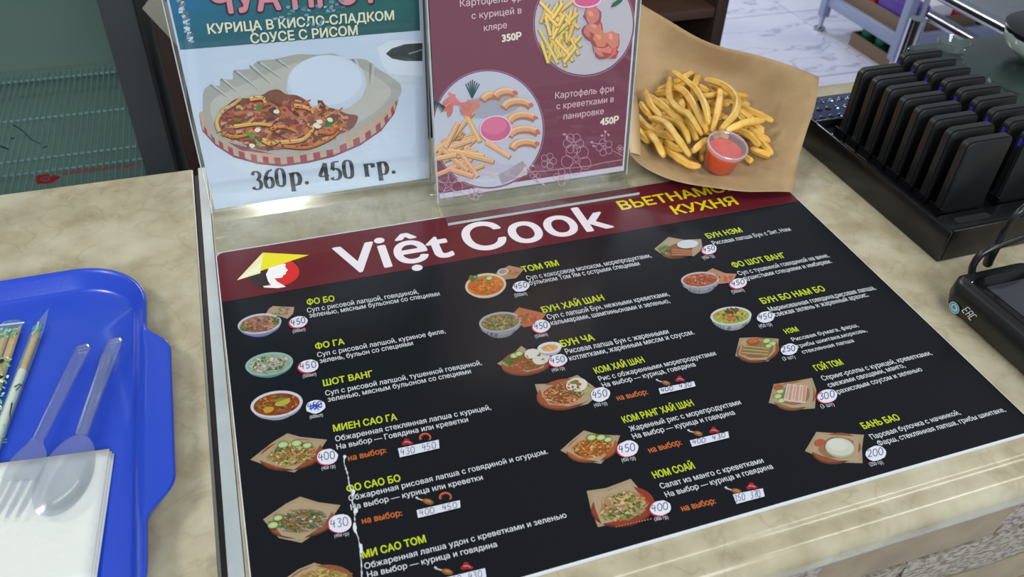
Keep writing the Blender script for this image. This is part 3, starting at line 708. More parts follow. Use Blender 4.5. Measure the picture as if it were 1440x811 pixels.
P = bowl(703.5, 452.5, 30, 14, -6, (176, 182, 182), (128, 120, 80), [(190, 160, 110), (200, 176, 130), (130, 110, 66), (196, 140, 90)], (176, 180, 186), 10, 90, deco=(80, 90, 120), green=26); done(P)
sheet([(699, 511), (722, 497), (733, 486), (748, 496), (772, 502), (768, 518), (742, 525), (716, 520)], 741, 508, 34, 16, (160, 84, 50), [(190, 110, 60), (206, 140, 90), (170, 80, 50), (150, 120, 70)], 90, 12, [(723, 500, 6), (730, 497, 6)], sz=1.0)
P = Paint(MP, 5e-4); P.ell(748, 497, 11, 7, -10, (228, 224, 212), 14, .05); P.ell(761, 504, 13, 8, -10, (226, 220, 206), 14, .05); food(P, 716, 508, 7, 6, 0, [(60, 110, 40)], 12, 14, 1)
P.ell(773, 491, 16, 9, -6, (178, 180, 190), 20); P.ell(773, 488.5, 17.5, 8, -6, (226, 226, 230), 20); P.ell(773, 489, 12, 5, -6, (224, 176, 110), 16); food(P, 773, 489, 11, 4.4, 0, [(230, 150, 60), (240, 200, 140)], 16, 0, .7); done(P)
sheet([(752, 540), (780, 539), (812, 527), (832, 541), (846, 552), (826, 568), (800, 574), (768, 571), (758, 558)], 793, 553, 36, 19, (166, 88, 54), [(196, 100, 50), (220, 150, 100), (226, 196, 150), (150, 90, 50)], 120, 22, sz=1.1)
P = Paint(MP, 5e-4); P.ell(811, 541, 15, 10, -8, (232, 226, 210), 18, .03); P.ell(808, 537, 6, 3, -8, (120, 130, 60), 10, .2); P.ell(814, 540, 4, 2.4, 0, (190, 90, 40), 8)
for q in ((772, 560), (786, 566), (806, 563), (779, 549), (797, 556)): P.line([(q[0]+6*math.cos(k/6*4.2), q[1]+3.6*math.sin(k/6*4.2)) for k in range(7)], 2.6, jit((226, 150, 100)), w1=1.2)
for q in range(4): P.line([(812+q*5, 556-q), (818+q*5, 549-q)], 1.6, (190, 206, 120))
done(P)
sheet([(788, 633), (806, 617), (821, 605), (842, 611), (872, 612), (866, 628), (845, 652), (812, 646)], 833, 629, 34, 17, (180, 96, 44), [(206, 120, 50), (226, 150, 70), (190, 100, 40), (230, 176, 100)], 190, 5, [(832, 615, 7), (845, 615, 7), (855, 618, 6)], sz=1.0)
sheet([(825, 690), (852, 686), (887, 673), (903, 692), (916, 712), (896, 722), (870, 734), (841, 741), (831, 716)], 876, 711, 42, 25, (150, 62, 38), [(220, 176, 120), (196, 200, 90), (230, 190, 150), (190, 140, 70)], 150, 40, sz=1.3)
P = Paint(MP, 5e-4)
for q in ((868, 705), (880, 716), (862, 715), (888, 703), (874, 697)): P.line([(q[0]+8*math.cos(k/6*4.2-.5), q[1]+5*math.sin(k/6*4.2-.5)) for k in range(7)], 3.6, jit((232, 186, 158)), w1=1.6)
for q in range(7): P.line([(846+q*8, 726-abs(q-3)+(q > 4)*-3), (853+q*8, 731-q)], 2.2, jit((120, 150, 50)))
for q in range(6): P.line([(868+q*2.5+R_(-4, 4), 698+R_(-3, 6)), (874+q*2+R_(-4, 4), 700+R_(-3, 6))], 1.3, jit((230, 180, 60)))
for q in range(13): P.line([(866+q*4, 740.5-q*.9), (868+q*4, 739.8-q*.9)], 1.6, (206, 130, 100))
for q in range(4): P.ell(903+q*2.5, 695+q*4, 2.6, 1.6, 40, (206, 60, 40), 8)
done(P)
# column three
sheet([(920, 350), (940, 333), (962, 337), (986, 336), (988, 350), (976, 360), (950, 360), (930, 357)], 955, 350, 24, 10, (150, 96, 60), [(176, 110, 66), (160, 90, 50)], 20, 4, sz=.8)
P = Paint(MP, 5e-4); P.ell(967, 343, 15, 6, -4, (226, 228, 234), 18, .04); food(P, 934, 350, 9, 5, -8, [(110, 150, 60)], 14, 14, 1)
for q in range(3): P.line([(944, 351.5+q*3.4), (973, 353+q*2.6)], 3, jit((166, 98, 56), 8)); P.line([(945, 350.8+q*3.4), (972, 352.2+q*2.6)], .8, (200, 140, 90))
done(P)
P = paper([(990, 384), (1002, 377), (1020, 384), (1036, 385), (1030, 397), (1010, 399), (998, 392)], (200, 140, 110)); food(P, 1018, 390, 15, 6, 6, [(206, 84, 56), (216, 150, 110), (190, 110, 70)], 34, 3, .9); done(P)
P = bowl(984.5, 393, 27, 11, -3, (196, 196, 198), (186, 90, 60), [(216, 110, 70), (196, 70, 46), (226, 150, 110), (160, 80, 50)], (186, 190, 196), 10, 80, deco=(110, 116, 140), green=8); done(P)
P = bowl(1028, 444, 29, 13, -3, (222, 226, 220), (170, 180, 80), [(196, 206, 100), (214, 130, 70), (190, 200, 110), (214, 190, 90)], (200, 204, 206), 9, 80, deco=(96, 110, 130), green=14); food(P, 1030, 437, 11, 4, 0, [(96, 50, 40), (120, 64, 50)], 22, 2, .8); food(P, 1026, 447, 9, 4, 0, [(220, 110, 60)], 14, 0, .8); done(P)
sheet([(1034, 500), (1040, 475), (1064, 474), (1095, 476), (1094, 494), (1080, 508), (1052, 508)], 1066, 491, 28, 15, (160, 88, 50), [(186, 150, 100), (176, 130, 80)], 14, 0, [(1078, 479, 6), (1086, 483, 6), (1081, 486, 5)], sz=.9)
P = Paint(MP, 5e-4); P.ell(1059, 480, 9, 4.6, -3, (176, 80, 40), 16); P.ell(1059, 479, 7, 3, -3, (206, 110, 60), 14)
for q in range(3): P.line([(1044-q, 487+q*4.6), (1083-q, 491+q*4.2)], 4.2, jit((156, 122, 70), 8)); P.line([(1045-q, 486+q*4.6), (1082-q, 490+q*4.2)], 1.1, (206, 176, 120))
done(P)
sheet([(1081, 566), (1088, 540), (1116, 536), (1142, 531), (1148, 548), (1146, 574), (1114, 576), (1096, 570)], 1117, 555, 28, 18, (164, 110, 70), [(190, 150, 110)], 6, 0, [(1097, 550, 6), (1094, 557, 6), (1099, 563, 6)], sz=.9)
P = Paint(MP, 5e-4); P.ell(1095, 544, 7, 4, -5, (180, 96, 56), 14)
for q in range(3):
    P.line([(1112+q*9, 540+q*.6), (1107+q*10, 564+q*1.2)], 11, (226, 196, 182)); P.line([(1114+q*9, 541+q*.6), (1110+q*10, 562+q*1.2)], 4, (216, 150, 130)); P.line([(1109.5+q*9, 542+q*.6), (1105+q*10, 560+q*1.2)], 1.4, (150, 170, 110))
done(P)
sheet([(1132, 634), (1148, 607), (1176, 609), (1215, 611), (1212, 630), (1213, 651), (1180, 650), (1154, 643)], 1176, 629, 32, 19, (150, 84, 50), [(190, 150, 100)], 4, 0, sz=.9)
P = Paint(MP, 5e-4); P.ell(1153, 622, 8, 5, -10, (190, 90, 70), 12, .1); P.ell(1181, 630, 21, 13.5, 8, (186, 180, 150), 26); P.ell(1181, 628, 20, 12.5, 8, (216, 216, 196), 26); P.ell(1178, 625, 14, 8, 8, (226, 228, 214), 22); done(P)
# little meat, drumstick and shrimp pictures over the strips
def drum(x, y, s=1.0):
    P = Paint(MP, 3e-5); P.line([(x-14*s, y-3*s), (x-4*s, y)], 1.8*s, (214, 210, 206)); P.ell(x-14*s, y-4.2*s, 2*s, 1.4*s, 0, (226, 226, 226), 8); P.ell(x+2*s, y+1.6*s, 8*s, 4*s, 15, (150, 90, 44), 14); P.ell(x+2*s, y+.6*s, 5*s, 2*s, 15, (196, 136, 76), 12); done(P)
def meat(x, y, s=1.0):
    P = Paint(MP, 3e-5); P.poly([(x-9*s, y+3*s), (x-6*s, y), (x-3*s, y-5*s), (x+2*s, y-4*s), (x+3*s, y-1*s), (x+9*s, y+2*s), (x+7*s, y+5*s), (x, y+4.4*s), (x-6*s, y+6*s)], (176, 34, 44)); P.line([(x-5*s, y+1*s), (x, y), (x+5*s, y+2*s)], 1.2*s, (232, 170, 170)); done(P)
def shrimp(x, y, s=1.0):
    P = Paint(MP, 3e-5); P.line([(x+7.5*s*math.cos(k/8*4.4+2.6), y+5.6*s*math.sin(k/8*4.4+2.6)) for k in range(9)], 4.6*s, (176, 54, 30), w1=2.4*s); P.line([(x+8.2*s*math.cos(k/8*4.2+2.6), y+6.2*s*math.sin(k/8*4.2+2.6)) for k in range(9)], 1.2*s, (226, 130, 90)); done(P)
meat(573, 620.5, .95); shrimp(598, 615, .95); drum(600, 703.5, 1); shrimp(626.5, 698.5, 1); drum(627, 802, 1.05); meat(656.5, 795, 1.05)
drum(935, 537, .8); meat(956.5, 532, .8); drum(980, 608, .85); meat(1004.5, 604, .85); drum(1034, 689, .95); meat(1057.4, 682.5, .95)
# header emblem: face under a conical hat on a red disc
P = Paint(MP, 3e-5)
P.ell(384.5, 383, 36.5, 20, -12, (34, 28, 32), 36)
P.poly([(384, 362)]+[(386+35*math.cos(math.radians(t)), 382+20.5*math.sin(math.radians(t))-(t > 60)*0) for t in range(-62, 118, 12)]+[(372, 404), (384, 395)], (206, 38, 38))
P.poly([(374, 386), (378, 377), (392, 370), (402, 371), (401, 375), (405, 380), (402, 382), (402, 385), (398, 387), (397, 390), (391, 391), (386, 391), (390, 396), (399, 401), (402, 403), (391, 405), (371, 404), (370, 402), (381, 401), (377, 395)], (236, 232, 232))
P.poly([(333, 394), (369.5, 355), (366, 384)], (226, 224, 170)); P.poly([(369.5, 355), (434, 358.5), (366, 381)], (226, 216, 36)); P.poly([(333, 394), (366, 381), (369.5, 358), (366, 370)], (236, 232, 196))
mpart(P.build('header_emblem', m_print, menu))
# ragged white crack in the laminate
random.seed(8)
P = Paint(MP, 6e-4); pts = [(484.6, 640), (484, 650), (487, 660), (489, 668), (491, 680), (495, 690), (495, 702), (497, 711), (499, 721), (499, 735), (501, 747), (504, 757), (506, 768), (507, 780), (508, 793), (509, 812), (511, 830)]
pts = [(v.x, v.y) for v in catmull([(a, b_, 0) for a, b_ in pts], 4)]
for i in range(len(pts)-1): P.line([(pts[i][0]+R_(-.5, .5), pts[i][1]), (pts[i+1][0]+R_(-.5, .5), pts[i+1][1])], R_(.5, 2.4), (196, 198, 202), up=False)
P.ell(497, 692, 3, 5, 20, (206, 208, 212), 8, .3); P.ell(500, 718, 3, 4, 0, (206, 208, 212), 8, .3); P.ell(499, 742, 2.4, 7, -10, (206, 208, 212), 8, .3); P.ell(508, 770, 2, 7, -5, (206, 208, 212), 8, .3); P.ell(485, 642, 2, 3, -5, (206, 208, 212), 8, .3)
mpart(P.build('laminate_crack', m_print, menu))

# ================================================================ acrylic stands with their posters
m_acr = clear_mat('clear_acrylic', (252, 253, 252), .012, (220, 224, 220), .035, 1.0)
m_acre = clear_mat('acrylic_cut_edge', (214, 219, 217), .75, (205, 212, 210), .1, 1.0)
m_pp = print_mat('poster_print', .35, .45)
def stand(x0, x1, yb, yf, th, H, label, cat='stand', xf=None):
    """leaning sheet pair holding a poster; the foot runs forward on the counter"""
    t = thing('acrylic_menu_stand', label, cat, ((x0+x1)/2, (yb+yf)/2, .0)); L = t.location.copy()
    z0 = .0034 if yf < 0 else .0006
    pl = Lean(yb, z0+.004, math.radians(th))
    def sheet_(k0, k1, xa, xb, v0, v1, n, m):
        P = [pl.pt(x, v, k) for k in (k0, k1) for (x, v) in ((xa, v0), (xb, v0), (xb, v1), (xa, v1))]
        o = MB().add(P, [(3, 2, 1, 0), (4, 5, 6, 7), (0, 1, 5, 4), (1, 2, 6, 5), (2, 3, 7, 6), (3, 0, 4, 7)]).build(n, m, t)
        return shift(o, L)
    sheet_(-.0035, -.0015, x0, x1, 0, H, 'back_plate', m_acr)
    sheet_(.0008, .0024, x0, x1, .002, H, 'front_plate', m_acr)
    # side faces: bright cut edges
    sheet_(-.0035, .0024, x0-.0012, x0-.0001, 0, H, 'plate_edge', m_acre); sheet_(-.0035, .0024, x1+.0001, x1+.0012, 0, H, 'plate_edge', m_acre)
    shift(MB().prism([(x0, yf), (xf or x1, yf), (x1, yb+.003), (x0, yb+.003)], z0, z0+.0022).build('foot_plate', m_acr, t, bevel=.0004), L)
    shift(MB().box(x0, xf or x1, yf-.0011, yf-.0001, z0, z0+.0024).build('foot_edge', m_acre, t), L)
    shift(MB().tube([(x0, yb+.0015, z0+.0035), (x1, yb+.0015, z0+.0035)], .0024, 10).build('bend', m_acr, t, smooth=True), L)
    if yf < 0:   # back part of the foot rests on the worktop, level with the board
        shift(MB().box(x0+.002, x1-.002, .002, yb+.003, .0002, z0-.0001).build('foot_packing', m_acr, t), L)
    return t, pl
s1, pl1 = stand(.0005, .2275, .0690, .0020, 1.5, .315, 'clear acrylic stand on the left holding the teal and white chicken and rice poster', xf=.2200)
s2, pl2 = stand(.2235, .4365, .0220, -.0150, 6.5, .315, 'clear acrylic stand on the right holding the plum-coloured fries poster')
def poster(pl, xa, xb, v0, v1, c, label, name='poster'):
    P = [pl.pt(x, v, k) for k in (-.0013, .0004) for (x, v) in ((xa, v0), (xb, v0), (xb, v1), (xa, v1))]
    o = MB().add(P, [(3, 2, 1, 0), (4, 5, 6, 7), (0, 1, 5, 4), (1, 2, 6, 5), (2, 3, 7, 6), (3, 0, 4, 7)]).build(name, c, None)
    return tag(o, label, 'poster')
m_p1 = mat('poster_white', (206, 218, 236), .35); m_p2 = mat('poster_plum', (128, 62, 84), .3)
po1 = poster(pl1, .0035, .2260, .0035, .300, m_p1, 'white and teal poster of chicken with rice in the left stand')
po2 = poster(pl2, .2250, .4345, .0035, .300, m_p2, 'plum poster with two round fries pictures in the right stand')
K0 = .0006                           # everything printed sits just over the poster, under the front plate
random.seed(21)
# --- left poster
P = Paint(pl1, K0-.00015)
def pv(pl, x, v): return pix(pl.pt(x, v))
def quad(pl, xa, xb, v0, v1): return [pv(pl, x, v) for x, v in ((xa, v0), (xb, v0), (xb, v1), (xa, v1))]
# teal band: soft colour steps carry a painted bluish glare at upper left
tl, tr_ = (258.5, 69.8), (593.2, 42.6)
A1, B1 = pl1(*tl), pl1(*tr_)
va, vb_ = A1.z-pl1.p.z, B1.z-pl1.p.z
va /= math.cos(math.radians(1.5)); vb_ /= math.cos(math.radians(1.5))
n = 26
for i in range(n):
    for j in range(12):
        fu0, fu1 = i/n, (i+1)/n; w0, w1 = j/12, (j+1)/12
        def P_(fu, w):
            v = va+(vb_-va)*fu; return pix(pl1.pt(.0052+(.2225-.0052)*fu, v+(.298-v)*w))
        fu = (fu0+fu1)/2; w = (w0+w1)/2
        blue = max(0, 1-fu*1.5); g = max(0, min(1, w*1.6))  # bluish glare put into the teal, growing upwards and to the left
        c = (int(4+4*fu), int(90+26*g+8*blue), int(96+80*blue*(.25+g)))
        P.poly([P_(fu0, w0), P_(fu1, w0), P_(fu1, w1), P_(fu0, w1)], c, up=False)
o = P.build('title_band', m_pp, po1)
P = Paint(pl1, K0)
for i in range(46):                 # strip of tiny town views down the left margin, and behind the title
    f = i/46; x = 247+13.5*f+R_(0, 9); y = 0+60*f
    P.poly([(x, y), (x+R_(3, 7), y-1), (x+R_(3, 7), y+R_(2, 4)), (x, y+3)], jit(random.choice([(190, 214, 226), (150, 176, 186), (90, 120, 140), (214, 226, 232), (110, 120, 120)]), 12))
for i in range(60):
    bx, by = random.choice([(392, 22), (418, 12), (458, 10), (446, 30), (470, 2)])
    x, y = bx+R_(-16, 16), by+R_(-8, 8); P.poly([(x, y), (x+R_(3, 7), y-.5), (x+R_(3, 7), y+R_(2, 4)), (x, y+3)], jit(random.choice([(90, 130, 150), (110, 150, 170), (60, 110, 120), (140, 170, 180)]), 14))
P.build('town_pictures', m_pp, po1)
m_pk = mat('title_pink', (214, 140, 150), .4); m_dko = mat('title_outline', (60, 30, 56), .4); m_cr = mat('title_cream', (226, 226, 196), .4); m_crs = mat('title_shadow', (30, 70, 66), .4)
text('ЧУА НГОТ', (296, 21), (538, 2.5), 44, m_dko, pl1, po1, name='poster_title', bold=.085, lift=K0+.0003)
text('ЧУА НГОТ', (299, 19.5), (535, 1.5), 42, m_pk, pl1, po1, name='poster_title', bold=.035, lift=K0+.0004)
text('КУРИЦА В КИСЛО-СЛАДКОМ', (294, 48.5), (555.5, 28.5), 13.5, m_crs, pl1, po1, bold=.045, lift=K0+.00025)
text('КУРИЦА В КИСЛО-СЛАДКОМ', (293, 47.5), (554.5, 27.5), 13.5, m_cr, pl1, po1, bold=.03, lift=K0+.0004)
text('СОУСЕ С РИСОМ', (354, 62), (504.5, 49.5), 13.5, m_crs, pl1, po1, bold=.045, lift=K0+.00025)
text('СОУСЕ С РИСОМ', (353, 61), (503.5, 48.5), 13.5, m_cr, pl1, po1, bold=.03, lift=K0+.0004)
# price line in a bold face with thick uprights and serifs
P = Paint(pl1, K0)
SER = {'3': [[(.08, .82), (.2, .96), (.45, 1), (.72, .9), (.78, .74), (.62, .58), (.42, .53)], [(.42, .53), (.7, .46), (.84, .26), (.7, .06), (.4, 0), (.12, .06), (.06, .16)]],
       '6': [[(.9, 1), (.5, .9), (.2, .62), (.12, .3), (.25, .06), (.5, 0), (.78, .1), (.86, .32), (.72, .54), (.48, .58), (.2, .46)]],
       '0': [[(.5, 0), (.2, .12), (.12, .5), (.2, .88), (.5, 1), (.8, .88), (.88, .5), (.8, .12), (.5, 0)]],
       '4': [[(.95, .28), (.04, .28)], [(.04, .30), (.66, 1)], [(.68, 1), (.68, 0)]],
       '5': [[(.86, 1), (.3, 1)], [(.3, 1), (.16, .58)], [(.16, .56), (.5, .62), (.8, .48), (.86, .28), (.72, .08), (.4, 0), (.12, .06), (.06, .16)]],
       'р': [[(.02, .66), (.24, .66)], [(.24, .66), (.24, -.3)], [(.06, -.3), (.46, -.3)], [(.24, .55), (.44, .67), (.72, .62), (.88, .34), (.74, .06), (.46, 0), (.24, .08)]],
       'г': [[(.02, .65), (.24, .65)], [(.24, .65), (.24, 0)], [(.04, 0), (.46, 0)], [(.24, .65), (.82, .65)], [(.8, .65), (.84, .44)]],
       '.': [[(.22, .08), (.38, .08)]]}
def serif(s, x, y, w, h, sl):
    for ch in s:
        if ch == ' ': x += w*.55; y += sl*w*.55; continue
        for st in SER[ch]:
            pts = [(v.x, v.y) for v in catmull([(a, b_, 0) for a, b_ in st], 5)] if len(st) > 2 else st
            pl_ = [(x+p[0]*w*.86+p[1]*h*-.13, y+p[0]*w*.86*sl-p[1]*h) for p in pts]
            if ch == '.': P.ell(x+w*.2, y-h*.07, w*.16, h*.1, 0, (26, 30, 44), 12); continue
            P.line(pl_, 3, (26, 30, 44), up=True, nib=lambda dx, dy: w*(.10+.22*abs(dy)**1.3))
        k = w*(.5 if ch == '.' else .98); x += k; y += sl*k
serif('360', 356.5, 267, 16.5, 25, -.123); serif('р.', 408, 261, 20, 25, -.12)
serif('450', 450, 255.5, 17.2, 25, -.118); serif('гр.', 512.5, 248, 19, 25, -.118)
P.build('price_lettering', m_pp, po1)
# dish picture: basket lined with pale paper, chicken strips, rice dome, bowl of broth
P = Paint(pl1, K0-.0001)
sc = lambda u, v: (240+u*.37, v*.37)
P.poly([sc(*p) for p in ((788, 168), (812, 290), (850, 312), (880, 322), (958, 326), (958, 163), (860, 150))], (206, 214, 226))
P.poly([sc(*p) for p in ((785, 178), (800, 240), (830, 280), (958, 290), (958, 158), (880, 150), (830, 156))], (222, 230, 240))
P.poly([sc(*p) for p in ((818, 204), (840, 184), (890, 168), (957, 163), (957, 232), (890, 232), (840, 222))], (44, 52, 52))
P.line([sc(905, 205), sc(957, 188)], 1.8, (130, 160, 150)); P.line([sc(860, 214), sc(920, 226)], 1.4, (84, 66, 50))
rim = [(108, 430), (120, 490), (170, 545), (240, 590), (330, 615), (420, 625), (520, 612), (620, 588), (720, 545), (800, 490), (850, 425), (866, 372)]
P.poly([sc(u, v+8) for u, v in rim]+[sc(850, 360), sc(700, 470), sc(400, 560), sc(200, 520)], (122, 40, 66))
P.poly([sc(u, v) for u, v in rim]+[sc(846, 372), sc(770, 455), sc(600, 545), sc(430, 590), sc(270, 572), sc(160, 505), sc(120, 420)], (196, 166, 142))
tot = 30
cr_ = catmull([(u, v, 0) for u, v in rim], 8)
for i in range(6, len(cr_)-3, 4):
    a, b_ = cr_[i], cr_[i+2]
    P.poly([sc(a.x, a.y), sc(b_.x, b_.y), sc(b_.x-4, b_.y-26), sc(a.x-4, a.y-26)], (160, 34, 62))
paper_ = [(122, 420), (124, 350), (150, 322), (186, 326), (190, 300), (235, 302), (240, 268), (300, 262), (330, 232), (400, 224), (480, 206), (560, 208), (620, 204), (660, 222), (690, 224), (740, 226), (790, 262), (850, 300), (876, 330), (866, 372), (800, 430), (720, 490), (660, 520), (640, 560), (560, 574), (440, 590), (360, 578), (290, 560), (220, 540), (160, 520)]
P.poly([(v.x, v.y) for v in catmull([sc(*p)+(0,) for p in paper_+[paper_[0]]], 3)], (176, 174, 166))
P.poly([(v.x, v.y) for v in catmull([sc(*p)+(0,) for p in ((150, 420), (160, 380), (230, 340), (330, 300), (440, 250), (560, 225), (700, 250), (820, 320), (830, 370), (740, 450), (560, 540), (420, 570), (260, 545), (180, 500), (150, 425))], 4)], (196, 192, 182))
for a, b_ in (((190, 300), (250, 350)), ((240, 268), (330, 340)), ((300, 250), (380, 320)), ((330, 236), (420, 300)), ((150, 322), (215, 372)), ((690, 224), (730, 300)), ((760, 240), (756, 320)), ((400, 226), (450, 262))):
    P.line([sc(*a), sc(*b_)], 3.2, (136, 142, 142), w1=.6); P.line([sc(a[0]+12, a[1]+2), sc(b_[0]+10, b_[1])], 2.6, (206, 206, 200), w1=.5)
P.ell(*sc(592, 318), 56, 40.5, -3, (204, 214, 232), 40, .012); P.ell(*sc(588, 306), 52, 35, -3, (216, 226, 242), 36, .01)
P.poly([(v.x, v.y) for v in catmull([sc(*p)+(0,) for p in ((165, 470), (185, 425), (215, 400), (250, 375), (300, 372), (345, 362), (375, 345), (410, 340), (440, 358), (480, 362), (520, 385), (540, 412), (580, 405), (630, 415), (670, 432), (710, 440), (704, 470), (680, 495), (630, 515), (590, 540), (500, 560), (430, 568), (350, 572), (300, 556), (220, 520), (180, 500), (165, 475))], 3)], (128, 62, 38))
for i in range(260):
    t, r = R_(0, 2*PI), math.sqrt(random.random()); u, v = 430+250*r*math.cos(t), 470+88*r*math.sin(t)-(430-0)*0
    v += (u-430)*-.02; c = jit(random.choice([(158, 84, 50), (182, 112, 74), (130, 58, 38), (204, 152, 112), (200, 134, 70), (104, 44, 30), (190, 104, 80)]), 14)
    k = R_(-.9, .7); l = R_(8, 26); bd = R_(-14, 14)
    P.line([sc(u-l*math.cos(k), v-l*math.sin(k)), sc(u, v+bd), sc(u+l*math.cos(k), v+l*math.sin(k))], R_(2, 6.5), c, w1=R_(1, 4.5))
for pts in ([(185, 500), (175, 460), (200, 420), (240, 395), (268, 372)], [(200, 505), (240, 520), (300, 510)], [(240, 480), (330, 470), (400, 480)], [(420, 540), (500, 530), (540, 490), (520, 470)], [(430, 555), (520, 560), (600, 530), (640, 500)], [(380, 490), (430, 480), (480, 500)], [(300, 375), (350, 372), (360, 400)], [(470, 400), (520, 410), (545, 430)], [(560, 500), (610, 505), (640, 480)], [(350, 530), (380, 545), (410, 535)]):
    q = [(v.x, v.y) for v in catmull([sc(*p)+(0,) for p in pts], 5)]
    w_ = R_(4.2, 7.5); c = jit(random.choice([(196, 134, 62), (206, 160, 96), (182, 118, 60)]), 8); P.line([(a, b_+1.6) for a, b_ in q], w_+.8, (104, 46, 26), w1=w_*.7); P.line(q, w_, c, w1=w_*.6); P.line([(a+R_(-.5, .5), b_-w_*.2) for a, b_ in q], w_*.3, tuple(min(255, v+26) for v in c), w1=.4)
    for _ in range(5):
        z_ = random.choice(q); P.ell(z_[0]+R_(-2, 2), z_[1]+R_(-2, 2), R_(1, 3), R_(.6, 1.4), R_(-50, 50), jit((140, 64, 34), 10), 7, .2)
for u, v, a, b_, rt, c in ((336, 408, 5, 3.6, -30, (66, 130, 60)), (300, 512, 9, 2.6, 40, (80, 150, 60)), (600, 470, 7, 4, -20, (56, 120, 56)), (330, 540, 7, 2, 60, (110, 160, 70)), (250, 455, 6, 3, 20, (120, 110, 50))): P.ell(*sc(u, v), a, b_, rt, c, 12, .2)
for u, v in ((330, 494), (309, 553), (402, 424), (552, 474), (566, 462), (606, 455), (560, 480)): P.ell(*sc(u, v), 4.6, 3.0, R_(-20, 20), (224, 220, 196), 10, .1)
P.build('poster_picture', m_pp, po1)

# --- right poster
P = Paint(pl2, K0-.00015)
P.poly([pix(pl2.pt(x, v)) for x, v in ((.2250, .0035), (.4345, .0035), (.4345, .0095), (.2250, .0095))], (216, 208, 222))
P.poly([pix(pl2.pt(x, v)) for x, v in ((.4325, .0035), (.4345, .0035), (.4345, .30), (.4325, .30))], (226, 216, 228))
s3 = lambda u, v: (590+u*.37, v*.37)
P.build('paper_margin', m_pp, po2)
m_pt = mat('poster_lettering_pink', (222, 190, 196), .4); m_pc = mat('poster_price_cream', (240, 226, 214), .4)
for s, a, b_, h, m, bo in (('Картофель фри', (647, 9.5), (741.5, -.5), 10, m_pt, .01), ('с курицей в', (663.3, 26.8), (733.6, 18.6), 9.4, m_pt, .01), ('кляре', (680.7, 43.7), (713, 39.2), 9.4, m_pt, .01), ('350Р', (705.8, 58.8), (733.6, 54.6), 10, m_pc, .05),
                        ('Картофель фри', (780.6, 138.8), (863, 128.6), 9.2, m_pt, .01), ('с креветками в', (782.4, 153.8), (863, 143.2), 8.8, m_pt, .01), ('панировке', (792.4, 168), (849, 160), 8.8, m_pt, .01), ('450Р', (843.5, 176), (870, 172.2), 9.6, m_pc, .05)):
    text(s, a, b_, h, m, pl2, po2, bold=bo, lift=K0+.0003)
def disc(P, cx, cy, a, b_, c, n=56, clip=None):
    pts = [(cx+a*math.cos(2*PI*i/n), cy+b_*math.sin(2*PI*i/n)) for i in range(n)]
    if clip: pts = [(max(clip[0], min(clip[1], p[0])), p[1]) for p in pts]
    P.poly(pts, c)
P = Paint(pl2, K0-.0001); P.clip = lambda y: 598.5+max(0, y)/285*16.5
C1, C2 = (821.0, 33.0), (686.3, 181.6)
disc(P, *C1, 71.5, 75, (170, 120, 146)); disc(P, *C1, 70.3, 73.6, (128, 62, 84)); disc(P, *C1, 69, 72, (206, 196, 206))
disc(P, *C2, 79.5, 84, (170, 120, 146), clip=(607, 800)); disc(P, *C2, 78.3, 82.5, (128, 62, 84), clip=(607, 800)); disc(P, *C2, 77, 81.5, (206, 206, 220), clip=(607.5, 800))
for q in range(9): P.ell(686+R_(-30, 40), 235+R_(-12, 14), R_(14, 30), R_(4, 9), R_(-20, 5), jit((206, 190, 204), 8), 12, .15)
P.poly([(700, 246), (735, 226), (740, 232), (726, 250), (706, 259)], (178, 160, 174)); P.ell(690, 150, 46, 16, -8, (178, 176, 190), 18, .06)
def fry2(x, y, l, k, w, c):
    dx, dy = l*math.cos(k), l*math.sin(k)
    P.line([(x-dx+1, y-dy+1.4), (x+dx+1, y+dy+1.4)], w, tuple(int(v*.68) for v in c)); P.line([(x-dx, y-dy), (x+dx, y+dy)], w, c); P.line([(x-dx, y-dy-w*.25), (x+dx, y+dy-w*.25)], w*.3, tuple(min(255, v+22) for v in c))
for i in range(30): fry2(612+R_(4, 30)+R_(0, 30), 214+R_(-26, 26), R_(10, 18), R_(-.9, .2), 5.2, jit((216, 168, 120), 10))
for a in ((622, 200, 26, -.5), (640, 205, 24, -.35), (650, 176, 24, -.9), (635, 190, 20, -1.1), (664, 178, 24, 1.1), (655, 215, 26, .15), (640, 225, 24, .7), (625, 240, 18, -.35), (675, 222, 20, .25), (690, 200, 18, .7), (700, 210, 20, .55), (660, 232, 20, .95), (650, 243, 16, .3), (622, 220, 20, -.15)):
    fry2(a[0], a[1], a[2], a[3], 6.2, jit((222, 172, 124), 8))
for (x, y, r0, r1, ra, rb) in ((694, 142, 16, 10, 3.4, 5.4), (712, 136, 16, 9, 3.3, 5.6), (728, 152, 20, 11, 3.3, 5.9), (736, 172, 20, 12, 3.3, 5.7), (738, 192, 22, 12, 3.3, 5.7), (740, 210, 20, 12, 3.3, 5.6)):
    q = [(x+r0*math.cos(ra+(rb-ra)*k/9), y+r1*math.sin(ra+(rb-ra)*k/9)) for k in range(10)]
    P.line([(a, b_+3) for a, b_ in q], 10, (176, 118, 90)); P.line(q, 10.5, (220, 166, 126), w1=7); P.line([(a, b_-2) for a, b_ in q], 3, (236, 196, 158)); P.ell(q[-1][0], q[-1][1], 4, 3, 30, (206, 110, 100), 8, .2)
for i in range(12): P.ell(646+R_(-22, 22), 148+R_(-12, 12), R_(8, 14), R_(2.6, 4), R_(-80, 60), jit((214, 120, 110), 14), 10, .1)
for k in range(7): P.line([(664, 138), (655+k*3.2, 112+abs(k-3)*2)], 1.4, (44, 84, 84)); P.line([(626, 150), (608+k*2, 140+k*3)], 1.3, (44, 84, 84))
P.ell(697, 181, 23, 19, -5, (232, 196, 216), 26); P.ell(697, 181, 21, 17, -5, (206, 104, 140), 26); P.ell(695, 177, 18, 12, -5, (222, 120, 152), 22)
random.seed(31)
